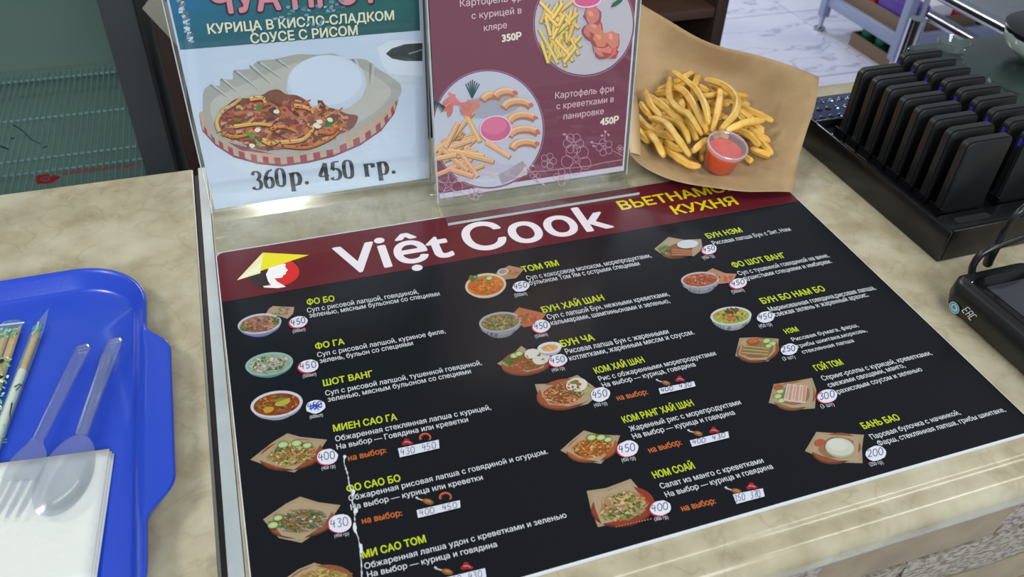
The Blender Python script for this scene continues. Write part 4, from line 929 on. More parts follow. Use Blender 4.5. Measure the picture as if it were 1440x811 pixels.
for i in range(46):
    fry2(789+R_(-24, 20), 36+R_(-26, 44)-0, R_(12, 20), R_(.7, 2.5), 4.4, jit((222, 188, 104), 10))
for i in range(11):
    x, y = 848+R_(-18, 20), 36+R_(-26, 40); P.ell(x+1, y+2, 13, 10, R_(0, 90), (160, 84, 84), 12, .16); P.ell(x, y, 12, 9, R_(0, 90), jit((206, 118, 110), 10), 12, .2); P.ell(x-2, y-3, 5, 3, R_(0, 90), (224, 150, 130), 9, .2)
P.ell(826, 1, 20, 10, -5, (232, 190, 210), 22); P.ell(826, 0, 18, 9, -5, (206, 96, 136), 22); P.ell(868, 4, 10, 3, -30, (50, 100, 84), 9, .2)
P.build('poster_picture', m_pp, po2)
P = Paint(pl2, K0); F = (206, 156, 176)
def petal_flower(u, v, r, n=5, ph=0.):
    for k in range(n):
        t = ph+2*PI*k/n; cx, cy = u+r*math.cos(t), v+r*math.sin(t)
        P.line([s3(cx+r*.62*math.cos(2*PI*i/12), cy+r*.66*math.sin(2*PI*i/12)) for i in range(13)], .8, F, up=False)
    P.line([s3(u+r*.25*math.cos(2*PI*i/8), v+r*.25*math.sin(2*PI*i/8)) for i in range(9)], .8, F, up=False)
petal_flower(596, 606, 36, 5, .4); petal_flower(585, 545, 24, 6); petal_flower(490, 612, 19); petal_flower(703, 560, 20, 5, .6); petal_flower(540, 672, 20, 4); petal_flower(762, 564, 8, 4); petal_flower(110, 700, 34, 5, .3); petal_flower(440, 668, 12, 4); petal_flower(210, 735, 16)
for a in ([(400, 655), (470, 650), (560, 640), (640, 632), (700, 618), (772, 606)], [(735, 572), (772, 592)], [(50, 742), (120, 720), (180, 740), (240, 726)], [(703, 540), (706, 500)], [(703, 545), (660, 545)], [(580, 530), (552, 510)], [(425, 655), (400, 630), (392, 612)], [(130, 690), (170, 650), (230, 640)]):
    P.line([s3(*p) for p in a], .9, F, up=False)
for u, v in ((706, 500), (694, 515), (718, 512), (655, 540), (662, 555), (550, 510), (560, 522), (400, 630), (412, 642), (430, 630), (448, 690), (470, 700)): P.ell(*s3(u, v), 2.6, 1.6, R_(-60, 60), F, 8)
P.build('blossom_drawing', m_pp, po2)
o, pl_, m_ = fr_text
text('ТЕ ВНИМАНИЕ МЯТЬ ХРАНИТЬ', (87, 246.5), (196, 234.5), 4.6, m_, pl_, o, name='glass_lettering', bold=.02, lift=.0004)

# ================================================================ kraft paper, fries, sauce cup
def at3(p): return at(*p)
NET = [[(868, -14, .115), (900, 4, .098), (948, 33, .088), (1012, 65.5, .076), (1075, 80, .070), (1152, 108, .065)],
       [(868, 50, .075), (898, 66, .058), (940, 88, .042), (1000, 108, .034), (1066, 122, .036), (1147, 146, .050)],
       [(866, 110, .050), (888, 124, .026), (930, 142, .012), (990, 158, .0075), (1060, 168, .011), (1134, 186, .034)],
       [(866, 150, .040), (886, 172, .022), (928, 190, .009), (990, 206, .0065), (1056, 214, .009), (1124, 220, .022)],
       [(866, 178, .036), (884, 200, .028), (918, 224, .016), (984, 243, .012), (1050, 250, .012), (1119, 246, .014)],
       [(866, 196, .034), (886, 216, .030), (912, 239, .024), (976, 261, .020), (1046, 269, .016), (1117, 270, .009)]]
G = [[at(x, y, z) for x, y, z in r] for r in NET]
rows_ = [catmull(r, 8) for r in G]; cols_ = list(zip(*rows_)); grid = [catmull(list(c), 8) for c in cols_]
nu, nv = len(grid), len(grid[0]); mb = MB(); random.seed(4)
vs = []
for u in range(nu):
    for v in range(nv):
        p = Vector(grid[u][v]); k = .0007*math.sin(u*.55+v*.31)+.0006*math.sin(u*.23-v*.62+1)
        vs.append((p.x, p.y, max(p.z+k, .0042)))
fs = [(u*nv+v, (u+1)*nv+v, (u+1)*nv+v+1, u*nv+v+1) for u in range(nu-1) for v in range(nv-1)]
m_kr = mat('kraft_paper', (168, 141, 104), .7, spec=.25, c2=(156, 129, 93), nscale=30, bump=.15, bscale=300)
kp = mb.add(vs, fs).build('kraft_paper_sheet', m_kr, smooth=True)
sd = kp.modifiers.new('thickness', 'SOLIDIFY'); sd.thickness = .0003; sd.offset = -1
tag(kp, 'brown kraft paper sheet, curled up at the edges, under the fries', 'paper')
fl = MB(); q = [at(884, 128, .062), at(896, 140, .045), at(900, 180, .033), at(901, 218, .026)]; q2 = [at(872, 120, .065), at(880, 140, .055), at(882, 185, .045), at(886, 214, .030)]
A_, B_ = catmull(q, 6), catmull(q2, 6); n = len(A_)
fl.add([tuple(p) for p in A_]+[tuple(p) for p in B_], [(i, i+1, n+i+1, n+i) for i in range(n-1)])
o = fl.build('folded_flap', mat('kraft_paper_pale', (200, 172, 132), .7), kp, smooth=True); m_ = o.modifiers.new('thickness', 'SOLIDIFY'); m_.thickness = .0003

m_fry = mat('french_fry', (230, 192, 98), .42, spec=.4, c2=(212, 158, 62), nscale=55, bump=.2, bscale=120)
nt = m_fry.node_tree; oi = nt.nodes.new('ShaderNodeObjectInfo'); hs = nt.nodes.new('ShaderNodeHueSaturation')
mr = nt.nodes.new('ShaderNodeMapRange'); mr.inputs['To Min'].default_value = .82; mr.inputs['To Max'].default_value = 1.12
nt.links.new(oi.outputs['Random'], mr.inputs[0]); nt.links.new(mr.outputs[0], hs.inputs['Value'])
b = nt.nodes['Principled BSDF']; src = b.inputs['Base Color'].links[0].from_socket; nt.links.new(src, hs.inputs['Color']); nt.links.new(hs.outputs[0], b.inputs['Base Color'])
b.inputs['Subsurface Weight'].default_value = .08; b.inputs['Subsurface Radius'].default_value = (.004, .002, .0006)
FR = [([(290, 85), (430, 190), (500, 300), (525, 420)], 58, 'long fry crossing the top of the pile from upper left to centre'),
 ([(430, 90), (370, 130), (300, 165)], 40, 'fry at the very back of the pile, end pointing up right'),
 ([(280, 130), (275, 250), (330, 330), (400, 370), (480, 490)], 50, 'long bent fry curving down the left of centre'),
 ([(310, 190), (380, 230), (440, 320), (510, 470)], 46, 'long fry under the top one, running down to the cup'),
 ([(462, 115), (448, 150), (430, 195)], 40, 'short fry standing up at the back centre'),
 ([(505, 142), (620, 180), (700, 260), (690, 360), (600, 460)], 56, 'arching fry curled over the right half of the pile'),
 ([(600, 190), (590, 300), (550, 460)], 48, 'nearly upright fry inside the arching one'),
 ([(470, 250), (540, 248), (620, 245)], 40, 'pale fry lying crosswise behind the upright one'),
 ([(640, 238), (700, 246), (770, 252)], 30, 'fry end sticking out right of the arching fry'),
 ([(125, 210), (165, 310), (230, 380)], 38, 'fry at the left edge, upper end pointing up'),
 ([(150, 245), (260, 330), (365, 420)], 42, 'straight fry left of the long bent one'),
 ([(96, 290), (130, 340), (165, 375)], 30, 'short brownish fry at the far left of the pile'),
 ([(150, 385), (250, 420), (330, 520), (405, 630)], 46, 'long curved fry on top at lower left'),
 ([(230, 380), (330, 420), (380, 480), (400, 545)], 38, 'curved fry just right of the lower left top one'),
 ([(76, 370), (130, 440), (230, 490), (320, 520)], 30, 'fry running from the fold of the paper towards the middle'),
 ([(82, 430), (110, 500), (155, 540)], 22, 'fry touching the fold of the paper at lower left'),
 ([(130, 470), (190, 530), (240, 630)], 28, 'thin tapering fry pointing down at lower left'),
 ([(250, 530), (300, 570), (370, 590)], 26, 'short fry lying crosswise below the curved ones'),
 ([(235, 570), (320, 630), (400, 680), (470, 692)], 20, 'lowest fry of the pile, left of the cup'),
 ([(190, 235), (250, 225), (360, 245)], 30, 'pale fry lying crosswise at the back left'),
 ([(200, 212), (290, 180), (370, 170)], 30, 'fry at the back left pointing to the rear'),
 ([(352, 275), (357, 300), (360, 330)], 42, 'stubby fry end between the two long ones'),
 ([(420, 605), (465, 560), (515, 520)], 32, 'fry leaning against the left side of the cup'),
 ([(480, 560), (488, 610), (485, 655)], 18, 'short fry directly left of the cup'),
 ([(635, 468), (750, 420), (870, 405)], 44, 'pale fry behind the cup pointing right'),
 ([(720, 310), (830, 360), (930, 405)], 30, 'fry at the right edge with a browned end'),
 ([(720, 340), (800, 400), (870, 485)], 26, 'fry under the pale one at the right'),
 ([(700, 352), (740, 400), (765, 450)], 28, 'brown shaded fry behind the cup to the right'),
 ([(715, 460), (790, 500), (850, 565)], 32, 'fry right of the cup, upper of the lower bunch'),
 ([(780, 450), (850, 500), (910, 540)], 24, 'thin fry at right ending in a point'),
 ([(800, 480), (860, 540), (928, 615)], 22, 'long thin fry at the lower right'),
 ([(790, 580), (850, 605), (912, 630)], 18, 'lowest fry right of the cup'),
 ([(760, 635), (785, 655), (802, 668)], 12, 'small fry tip showing below the right side of the cup'),
 ([(380, 400), (420, 460), (450, 530)], 32, 'brownish fry deep in the middle of the pile'),
 ([(455, 180), (490, 200), (535, 225)], 34, 'fry behind the top one at the back centre'),
 ([(545, 185), (590, 200), (640, 240)], 34, 'wide fry tucked under the arch at the back'),
 ([(510, 290), (580, 300), (650, 300)], 28, 'fry lying crosswise in the shade under the arch'),
 ([(520, 345), (590, 370), (660, 400)], 24, 'lower crosswise fry under the arch'),
 ([(390, 300), (410, 350), (425, 400)], 36, 'fry squeezed between the long bent ones'),
 ([(200, 500), (220, 530), (240, 555)], 20, 'small fry piece beside the thin tapering one'),
 ([(215, 270), (250, 290), (290, 310)], 30, 'short fry in the shade at the left back')]
ip = lambda u, v, z: at(880+u*.222, 80+v*.222, z)
for idx, (pts, zt, lb) in enumerate(FR):
    random.seed(100+idx); m = len(pts)
    P3 = []
    for i, (u, v) in enumerate(pts):
        f = i/(m-1); rad = math.hypot((u-500)/480, (v-400)/320)
        z = zt/1000*(1-.35*min(1, rad)**2)*(1-.12*(2*f-1)**2)+.008
        P3.append(ip(u, v, max(z, .0145)))
    path = catmull(P3, 5); n = len(path); w0 = .0039*R_(.9, 1.12); tw = R_(0, PI/2); ring = []
    for k, p in enumerate(path):
        t = (path[min(k+1, n-1)]-path[max(k-1, 0)]).normalized(); a = t.cross(Vector((0, 0, 1))).normalized(); b_ = a.cross(t).normalized()
        f = k/(n-1); w_ = w0*(1-.30*abs(2*f-1)**3)*(1+.05*math.sin(k*1.3+idx))
        if k in (0, n-1): w_ *= .72
        rr = []
        for c in range(4):
            for dd in (-.22, .22):
                an = tw+PI/4+c*PI/2+dd; rr.append(tuple(p+(a*math.cos(an)+b_*math.sin(an))*w_*1.12))
        ring.append(rr)
    o = MB().loft(ring).build('french_fry', m_fry, smooth=True, sharp=.62)
    c_ = sum((Vector(v.co) for v in o.data.vertices), Vector())/len(o.data.vertices); 
    for v in o.data.vertices: v.co -= c_
    o.location = c_
    tag(o, 'golden '+lb, 'french fry', 'french fries on the kraft paper')
random.seed(77)       # under layers that show dimly between the ones above
for i in range(36):
    t = R_(0, 2*PI); r = math.sqrt(random.random()); u, v = 480+320*r*math.cos(t)+0, 390+200*r*math.sin(t); z = .0155+.016*(1-r)
    k = R_(0, PI); l = R_(60, 110)
    P3 = [ip(u-l*math.cos(k), v-l*.7*math.sin(k), z), ip(u+R_(-12, 12), v+R_(-12, 12), z+.002), ip(u+l*math.cos(k), v+l*.7*math.sin(k), z)]
    path = catmull(P3, 4)
    o = MB().tube(path, [.0042 if 0 < q < len(path)-1 else .0030 for q in range(len(path))], 4).build('french_fry', m_fry, smooth=True, sharp=1)
    c_ = Vector(P3[1]); 
    for vv in o.data.vertices: vv.co -= c_
    o.location = c_
    tag(o, 'golden french fry of the under layer, half hidden by the fries on top', 'french fry', 'french fries on the kraft paper')

CC = Vector((.5385, -.0085, .0110))
m_cup = clear_mat('clear_cup_plastic', (252, 250, 250), .02, (230, 226, 226), .05, 1.0)
m_lidp = clear_mat('clear_lid_plastic', (248, 244, 247), .13, (220, 210, 226), .10, 1.4)
m_lidr = clear_mat('clear_lid_rim_plastic', (244, 240, 244), .42, (226, 218, 228), .12, 1.6)
m_sauce = mat('red_chilli_sauce', (232, 82, 8), .12, spec=.6, c2=(214, 56, 6), nscale=90, coat=.5)
CC.z = .0152; CC.y = -.0015
cup = thing('sauce_cup', 'small clear lidded cup of orange-red sauce on the kraft paper', 'cup', CC); cup.rotation_euler = (.26, .03, 0)
MB().lathe([(.0172, .0), (.0175, .0004), (.0208, .0275), (.0218, .0282), (.0218, .0290), (.0203, .0286), (.0170, .0012), (0, .0012)], n=48, cap1=False).build('cup_wall', m_cup, cup, smooth=True)
MB().lathe([(.0, .0014), (.0167, .0014), (.0196, .0215), (.0194, .0222), (.0, .0222)], n=40, cap0=False, cap1=False).build('sauce', m_sauce, cup, smooth=True)
MB().lathe([(.0224, .0268), (.0230, .0290), (.0228, .0312), (.0214, .0320), (.0206, .0308)], n=56, cap0=False, cap1=False).build('lid_rim', m_lidr, cup, smooth=True)
MB().lathe([(.0206, .0308), (.0198, .0300), (.0182, .0300), (.0176, .0308), (.0166, .0308), (.0160, .0298), (.0, .0298)], n=56, cap0=False, cap1=False).build('lid', m_lidp, cup, smooth=True)

# ================================================================ charging rack with guest pagers
m_rk = mat('black_gloss_plastic', (17, 17, 19), .22, spec=.55)
m_pg = mat('pager_black', (15, 16, 18), .5, spec=.5)
m_pb = mat('pager_bumper', (32, 33, 33), .38, spec=.5)
m_slot = mat('slot_dark', (4, 4, 5), .8)
m_led = mat('violet_indicator', (30, 20, 90), .4, emis=(60, 40, 220), estr=.35)
LK = (.77, -.085, 0)
rack = thing('charging_rack', 'long black charging rack holding two rows of upright black pagers', 'charging rack', LK)
def kp_(mb, n, m, **k): return shift(mb.build(n, m, rack, **k), LK)
KX0, KX1, KY0, KY1, KH = .6745, .872, -.203, .036, .037
kp_(MB().box(KX0, KX0+.004, KY0, KY1, .0005, KH), 'side_wall', m_rk, bevel=.0012)
kp_(MB().box(KX1-.004, KX1, KY0, KY1, .0005, KH), 'side_wall', m_rk, bevel=.0012)
kp_(MB().box(KX0+.0045, KX1-.0045, KY0, KY0+.004, .0005, KH), 'front_wall', m_rk, bevel=.0012)
kp_(MB().box(KX0+.0045, KX1-.0045, KY1-.004, KY1, .0005, KH-.006), 'back_wall', m_rk, bevel=.0012)
kp_(MB().box(KX0+.0045, KX1-.0045, KY0+.0045, KY1-.0045, .0005, .0225), 'deck', m_rk, bevel=.001)
kp_(MB().box(KX0+.0045, KX1-.0045, KY0+.0045, KY0+.030, .0226, .0335), 'front_shelf', m_rk, bevel=.001)
def slot(x0, x1, y, z, h=.0045):
    kp_(MB().prism(rrect(x0, x1, y-h, y+h, h*.95), z+.0001, z+.0006), 'slot_opening', m_slot)
slot(.697, .740, -.1855, .0335); slot(.695, .728, .022, .0226); slot(.79, .83, -.1855, .0335)
bx = [.7030, .7770]; PT, PWd, PH = .0118, .0560, .083; by0, pit = .0080, -.0232
for r, x in enumerate(bx):
    for i in range(-1 if r else 0, 8):
        y = by0+pit*i
        kp_(MB().box(x-.003, x-.0006, y-.009, y+.009, .0226, .032), 'slot_rib', m_rk); 
names = ['first', 'second', 'third', 'fourth', 'fifth', 'sixth', 'seventh', 'eighth', 'ninth']
pz = .0230
def pager_tpl(group):
    t = thing('guest_pager', 'x', 'pager', (0, 0, 0), 0, group)
    R = lambda inset, y: [(p[0], y, p[1]) for p in rrect(-.0+inset, PWd-inset, inset*.2, PH-inset, .007, 5)]
    h = PT/2
    MB().loft([R(.0022, -h+.0), R(.0008, -h+.0012), R(.0008, h-.0012), R(.0022, h)]).build('body', m_pg, t, smooth=True, sharp=.7)
    ring = rrect(-.0004, PWd+.0004, 0, PH+.0006, .0075, 5)
    inn = rrect(.0006, PWd-.0006, .0008, PH-.0006, .0068, 5)
    o_ = [(p[0], -.0034, p[1]) for p in ring]; o2 = [(p[0], .0034, p[1]) for p in ring]; i1 = [(p[0], -.0034, p[1]) for p in inn]; i2 = [(p[0], .0034, p[1]) for p in inn]
    MB().loft([i1, o_, o2, i2], False, False).build('bumper', m_pb, t, smooth=True, sharp=.7)
    MB().box(-.0007, .0002, -.0015, .0015, PH*.80, PH*.90).build('indicator_light', m_led, t)
    return t
tpl = pager_tpl('guest pagers in the charging rack')
first = True
for r, x in enumerate(bx):
    for i in range(-1 if r else 0, 8):
        o = tpl if first else copy_tree(tpl); first = False
        o.location = (x, by0+pit*i, pz)
        idx = i+(1 if r else 0)
        o['label'] = 'black pager in the %s row of the charging rack, %s from the far end' % ('left' if r == 0 else 'right', names[idx]) if idx < 8 else 'black pager in the right row of the charging rack, nearest the viewer'
for o in [q for q in S.objects if q.get('category') == 'pager' and 'left row' in q['label']]:      # their lamps face away
    for ch in list(o.children):
        if ch.name.startswith('indicator'): bpy.data.objects.remove(ch)
# embossed shiny strip behind the rack
m_em = mat('blue_grey_gloss_metal', (84, 92, 122), .16, metal=.75)
es = thing('embossed_metal_strip', 'shiny blue-grey metal strip with embossed rows behind the charging rack', 'strip', (.78, .09, 0))
shift(MB().prism(rrect(.690, .86, .046, .128, .004), .0004, .007).build('plate', m_em, es, bevel=.001), es.location)
dm = MB()
for j in range(4):
    for i in range(12):
        cx, cy = .700+.0135*i+(j % 2)*.005, .058+.019*j
        dm.lathe([(.0042, .0071), (.0032, .0086), (.0014, .0092), (0, .0093)], (cx, cy, 0), 8, False, False)
shift(dm.build('embossed_dimples', m_em, es, smooth=True), es.location)

# ================================================================ payment terminal and cables
m_ps = mat('terminal_black', (20, 21, 22), .36, spec=.5); m_bz = mat('terminal_bezel', (10, 10, 12), .15, spec=.6); m_sc = mat('terminal_screen', (40, 46, 56), .06, spec=.8, c2=(56, 54, 60), nscale=12)
pt = thing('payment_terminal', 'black payment terminal with a touch screen at the right edge of the worktop', 'card terminal', (.674, -.36, 0))
PTL = pt.location.copy()
yb, yf = -.2545, -.44
def ringr(x0, x1, y0, y1, r, zf):     # plan outline at a height that may slope
    return [(p[0], p[1], zf(p[1])) for p in rrect(x0, x1, y0, y1, r, 6)]
zt_ = lambda y: .034+(y-yb)*-.03
def up_(o): return shift(o, PTL)
up_(MB().loft([ringr(.637, .716, yf+.004, yb-.006, .010, lambda y: .001), ringr(.6335, .7195, yf, yb-.002, .012, lambda y: .006), ringr(.631, .722, yf-.001, yb, .013, lambda y: .018), ringr(.6325, .7205, yf, yb-.001, .013, lambda y: zt_(y)-.003), ringr(.636, .717, yf+.003, yb-.004, .011, zt_)]).build('housing', m_ps, pt, smooth=True, sharp=.8))
up_(MB().loft([ringr(.6405, .7125, yf+.010, yb-.012, .006, lambda y: zt_(y)+.0002), ringr(.6415, .7115, yf+.011, yb-.013, .005, lambda y: zt_(y)+.0011)]).build('bezel', m_bz, pt, smooth=True, sharp=.6))
up_(MB().loft([ringr(.6475, .7055, yf+.022, yb-.026, .002, lambda y: zt_(y)+.0012), ringr(.6475, .7055, yf+.022, yb-.026, .002, lambda y: zt_(y)+.0016)]).build('screen', m_sc, pt))
up_(MB().prism(rrect(.655, .690, yb-.0165, yb-.0145, .0008), zt_(yb)+.0012, zt_(yb)+.0018).build('earpiece_slot', m_slot, pt))
m_st = mat('pale_blue_seal', (150, 196, 206), .4); m_st2 = mat('seal_print', (50, 96, 116), .4)
class Side:
    """left flank of the terminal"""
    up = Vector((0, 0, 1)); up_exact = True
    def __call__(s, x, y, k=0.0):
        d = Matrix(RW).transposed() @ Vector(((x-720)/FPX, -(y-405.5)/FPX, -1)); return CP+d*((.6308-k-CP.x)/d.x)
SD = Side()
mseal = print_mat('seal_ink', .4)
P = Paint(SD, .0001); P.ell(1342, 432.5, 6.4, 9.2, -28, (150, 196, 206), 22); P.ell(1342, 432.5, 5.2, 7.6, -28, (60, 110, 130), 22); P.ell(1342, 432.5, 4.2, 6.2, -28, (164, 204, 212), 22); P.ell(1341.5, 432, 2.2, 3.6, -28, (70, 120, 150), 12, .2)
o = P.build('round_seal', mseal, pt); shift(o, PTL)
P = Paint(SD, .0001); Wt = (214, 220, 220)
def seg(pts): P.line(pts, 1.1, Wt, up=False)
ox, oy = 1352.5, 437
def cm(a, b_): return (ox+a*2.9+b_*2.6, oy+a*3.1+b_*-1.6)       # the conformity mark's own slanted axes
for a, b_, c, d in ((0, 0, 0, 3.4), (0, 0, 1.1, 0), (0, 1.7, 1.1, 1.7), (0, 3.4, 1.1, 3.4), (1.7, 0, 1.7, 3.4), (1.7, 3.4, 2.7, 3.4), (1.7, 1.7, 2.7, 1.7), (2.7, 0, 2.7, 3.4), (3.3, 0, 3.3, 3.4), (3.3, 0, 4.3, 0), (3.3, 3.4, 4.3, 3.4)):
    seg([cm(a, b_), cm(c, d)])
o = P.build('conformity_mark', mseal, pt); shift(o, PTL)
m_cb = mat('black_cable', (16, 16, 18), .35)
c1 = catmull([at(1366, 388, .028), at(1369, 372, .040), at(1382, 356, .052), at(1410, 343, .060), at(1450, 330, .064), at(1500, 312, .058), at(1560, 300, .030)], 8)
o = MB().tube(c1, .0033, 12).build('terminal_cable', m_cb, smooth=True); tag(o, 'thick black cable arching out of the far end of the payment terminal', 'cable')
c2 = catmull([at(1388, 372, .030), at(1394, 358, .046), at(1401, 345, .058), at(1412, 326, .072), at(1425, 306, .088), at(1445, 288, .098), at(1480, 262, .10)], 8)
o = MB().tube(c2, [.0015]+[.0044 if i < 15 else .0032 for i in range(len(c2)-1)], 12).build('charger_cable', m_cb, smooth=True); tag(o, 'black cable with a plug end rising in front of the charging rack', 'cable')

# ================================================================ blue tray and what lies on it
m_tray = mat('blue_plastic', (30, 64, 178), .3, spec=.5, coat=.3, bump=.04, bscale=400)
TX0, TX1, TY0, TY1 = -.520, -.0585, -.400, -.0125
def sm(t): t = max(0, min(1, t)); return t*t*(3-2*t)
def tray_ring(inset, r, z, ear):
    pts = []; x0, x1, y0, y1 = TX0+inset, TX1-inset, TY0+inset, TY1-inset; k = 14
    base = rrect(x0, x1, y0, y1, r, k)
    out = []
    m = len(base)
    for i in range(m):      # subdivide the straight runs so that the handles can swell
        a, b_ = base[i], base[(i+1) % m]; d = math.hypot(a[0]-b_[0], a[1]-b_[1]); s_ = 110 if d > .08 else 1
        for j in range(s_): out.append((a[0]+(b_[0]-a[0])*j/s_, a[1]+(b_[1]-a[1])*j/s_))
    yc = (TY0+TY1)/2
    for x, y in out:
        w = (sm((.101-abs(y-yc))/.036)*.75+.25*sm((.096-abs(y-yc))/.022))*ear
        if x > x1-.004: x += w
        elif x < x0+.004: x -= w
        pts.append((x, y, z))
    return pts
rings = [tray_ring(.0165, .046, .0008, 0), tray_ring(.0095, .056, .006, .0), tray_ring(.0012, .062, .0155, .0165), tray_ring(.0, .063, .0185, .0180), tray_ring(.0010, .062, .0203, .0178), tray_ring(.0022, .061, .0198, .0165), tray_ring(.0032, .060, .0205, .0110), tray_ring(.0042, .059, .0196, .0055), tray_ring(.0060, .057, .0185, 0), tray_ring(.0118, .050, .0065, 0), tray_ring(.0150, .047, .0040, 0), tray_ring(.05, .03, .0036, 0)]
tray = MB().loft(rings).build('serving_tray', m_tray, smooth=True, sharp=1.0)
tag(tray, 'blue plastic serving tray with a swollen handle rim, on the left worktop', 'tray')
TZ = .0041
m_nap = mat('white_paper_napkin', (206, 209, 203), .8, spec=.2, bump=.2, bscale=200)
nb = MB(); ng = 14; NC = [Vector((-.196, -.213, 0)), Vector((-.0845, -.2265, 0)), Vector((-.0925, -.3355, 0)), Vector((-.204, -.322, 0))]
for lay in range(3):
    vs = []; off = .0016*lay; sh = Vector((-.0012*lay, .001*lay, 0))
    for i in range(ng):
        for j in range(ng):
            a, b_ = i/(ng-1), j/(ng-1); p = (NC[0]*(1-a)+NC[1]*a)*(1-b_)+(NC[3]*(1-a)+NC[2]*a)*b_+sh
            vs.append((p.x, p.y, TZ+.0006+off+.0006*(1+math.sin(a*5+b_*3+lay))*(.3+a*b_)))
    nb.add(vs, [(i*ng+j, (i+1)*ng+j, (i+1)*ng+j+1, i*ng+j+1) for i in range(ng-1) for j in range(ng-1)])
nap = nb.build('paper_napkin', m_nap, smooth=True); md = nap.modifiers.new('thickness', 'SOLIDIFY'); md.thickness = .0004
tag(nap, 'folded white paper napkin under the fork and spoon on the blue tray', 'napkin')
m_cut = clear_mat('clear_cutlery_plastic', (246, 248, 252), .05, (225, 232, 242), .10, 2.4, 1.58)
def ridge_handle(P0, P1, w0, w1, z0, z1, n=26):
    """channel section handle: raised sides, sunk middle; round end"""
    P0, P1 = Vector(P0), Vector(P1); U = (P1-P0); L = U.length; U.normalize(); A = Vector((-U.y, U.x, 0)); rings = []
    for i in range(n):
        f = i/(n-1); w = w0+(w1-w0)*f
        if f < .06: w *= math.sqrt(max(.02, 1-((.06-f)/.06)**2))
        z = z0+(z1-z0)*f
        c = P0+U*(L*f); S_ = [(-1, 0), (-1, .0022), (-.72, .0024), (-.5, .0009), (.5, .0009), (.72, .0024), (1, .0022), (1, 0), (.5, -.0001), (-.5, -.0001)]
        rings.append([(c.x+A.x*w*a, c.y+A.y*w*a, z+h) for a, h in S_])
    return rings
ZN = TZ+.0062
fork = thing('plastic_fork', 'clear plastic fork lying over the napkin on the blue tray, left of the spoon', 'fork', (-.13, -.20, TZ))
def fkp(mb, n, **k): return shift(mb.build(n, m_cut, fork, **k), fork.location)
fkp(MB().loft(ridge_handle((-.1075, -.1085, 0), (-.1330, -.2060, 0), .0058, .0040, ZN+.001, ZN+.003)), 'handle', smooth=True, sharp=.7)
for q in range(3): fkp(MB().tube([(-.1125+.0003*q, -.1125-.004*q, ZN+.0036), (-.1045-.0002*q, -.1115-.004*q, ZN+.0036)], .0007, 6), 'grip_bar', smooth=True)
U = Vector((-.26, -.966, 0)).normalized(); A = Vector((-U.y, U.x, 0)); o0 = Vector((-.1335, -.2065, 0))
def head_pt(a, l, z): p = o0+U*l+A*a; return (p.x, p.y, z)
wid = [(0, .0042), (.006, .0060), (.012, .0100), (.018, .0122), (.026, .0128), (.034, .0126)]
rings = []
for l, w_ in wid:
    zc = ZN+.0035-.003*math.sin(l/.034*1.4)
    rings.append([head_pt(-w_, l, zc+.0012), head_pt(-w_*.5, l, zc-.0003), head_pt(0, l, zc-.0009), head_pt(w_*.5, l, zc-.0003), head_pt(w_, l, zc+.0012), head_pt(w_, l, zc+.0026), head_pt(w_*.5, l, zc+.0011), head_pt(0, l, zc+.0004), head_pt(-w_*.5, l, zc+.0011), head_pt(-w_, l, zc+.0026)])
fkp(MB().loft(rings), 'neck_and_palm', smooth=True, sharp=.7)
for q in range(4):
    a = -.0104+.0069*q
    R4 = []
    for l in (.0342, .045, .056, .066):
        hw = .0021*(1-.55*((l-.034)/.032)**3); zc = ZN+.0007+.0022*((l-.034)/.032)**2
        R4.append([head_pt(a-hw, l, zc), head_pt(a+hw, l, zc), head_pt(a+hw, l, zc+.0014), head_pt(a, l, zc+.0018), head_pt(a-hw, l, zc+.0014)])
    fkp(MB().loft(R4), 'tine', smooth=True, sharp=.6)
spoon = thing('plastic_spoon', 'clear plastic spoon lying over the napkin on the blue tray, right of the fork', 'spoon', (-.10, -.20, TZ))
def spp(mb, n, **k): return shift(mb.build(n, m_cut, spoon, **k), spoon.location)
spp(MB().loft(ridge_handle((-.0835, -.1085, 0), (-.1040, -.2120, 0), .0060, .0042, ZN+.002, ZN+.005)), 'handle', smooth=True, sharp=.7)
for q in range(2): spp(MB().tube([(-.0880, -.1125-.004*q, ZN+.0046), (-.0800, -.1120-.004*q, ZN+.0046)], .0007, 6), 'grip_bar', smooth=True)
spp(MB().loft(ridge_handle((-.0905, -.1210, 0), (-.1046, -.2090, 0), .0040, .0038, ZN-.001, ZN+.001)), 'under_rib', smooth=True, sharp=.7)
sc_ = Vector((-.1125, -.2465, 0)); U = Vector((-.20, -.98, 0)).normalized(); A = Vector((-U.y, U.x, 0)); bl, bwid = .0350, .0185
def bowl_shell(dz):
    V = []; nr, na = 9, 36
    for i in range(nr+1):
        r = i/nr
        for j in range(na):
            t = 2*PI*j/na; l = bl*r*math.cos(t); k = bwid*r*math.sin(t)*(1+.10*math.cos(t)); p = sc_+U*l+A*k
            V.append((p.x, p.y, ZN+.0052-.0056*(1-r*r)+dz))
    F_ = [(i*na+j, i*na+(j+1) % na, (i+1)*na+(j+1) % na, (i+1)*na+j) for i in range(nr) for j in range(na)]
    return V, F_
sb = MB(); V, F_ = bowl_shell(0); V2, F2 = bowl_shell(.0009); sb.add(V, F_); sb.add(V2, F2); na = 36; e = 9*na
sb.f += [(e+j, e+(j+1) % na, len(V)+e+(j+1) % na, len(V)+e+j) for j in range(na)]
spp(sb, 'spoon_bowl', smooth=True, sharp=1.0)
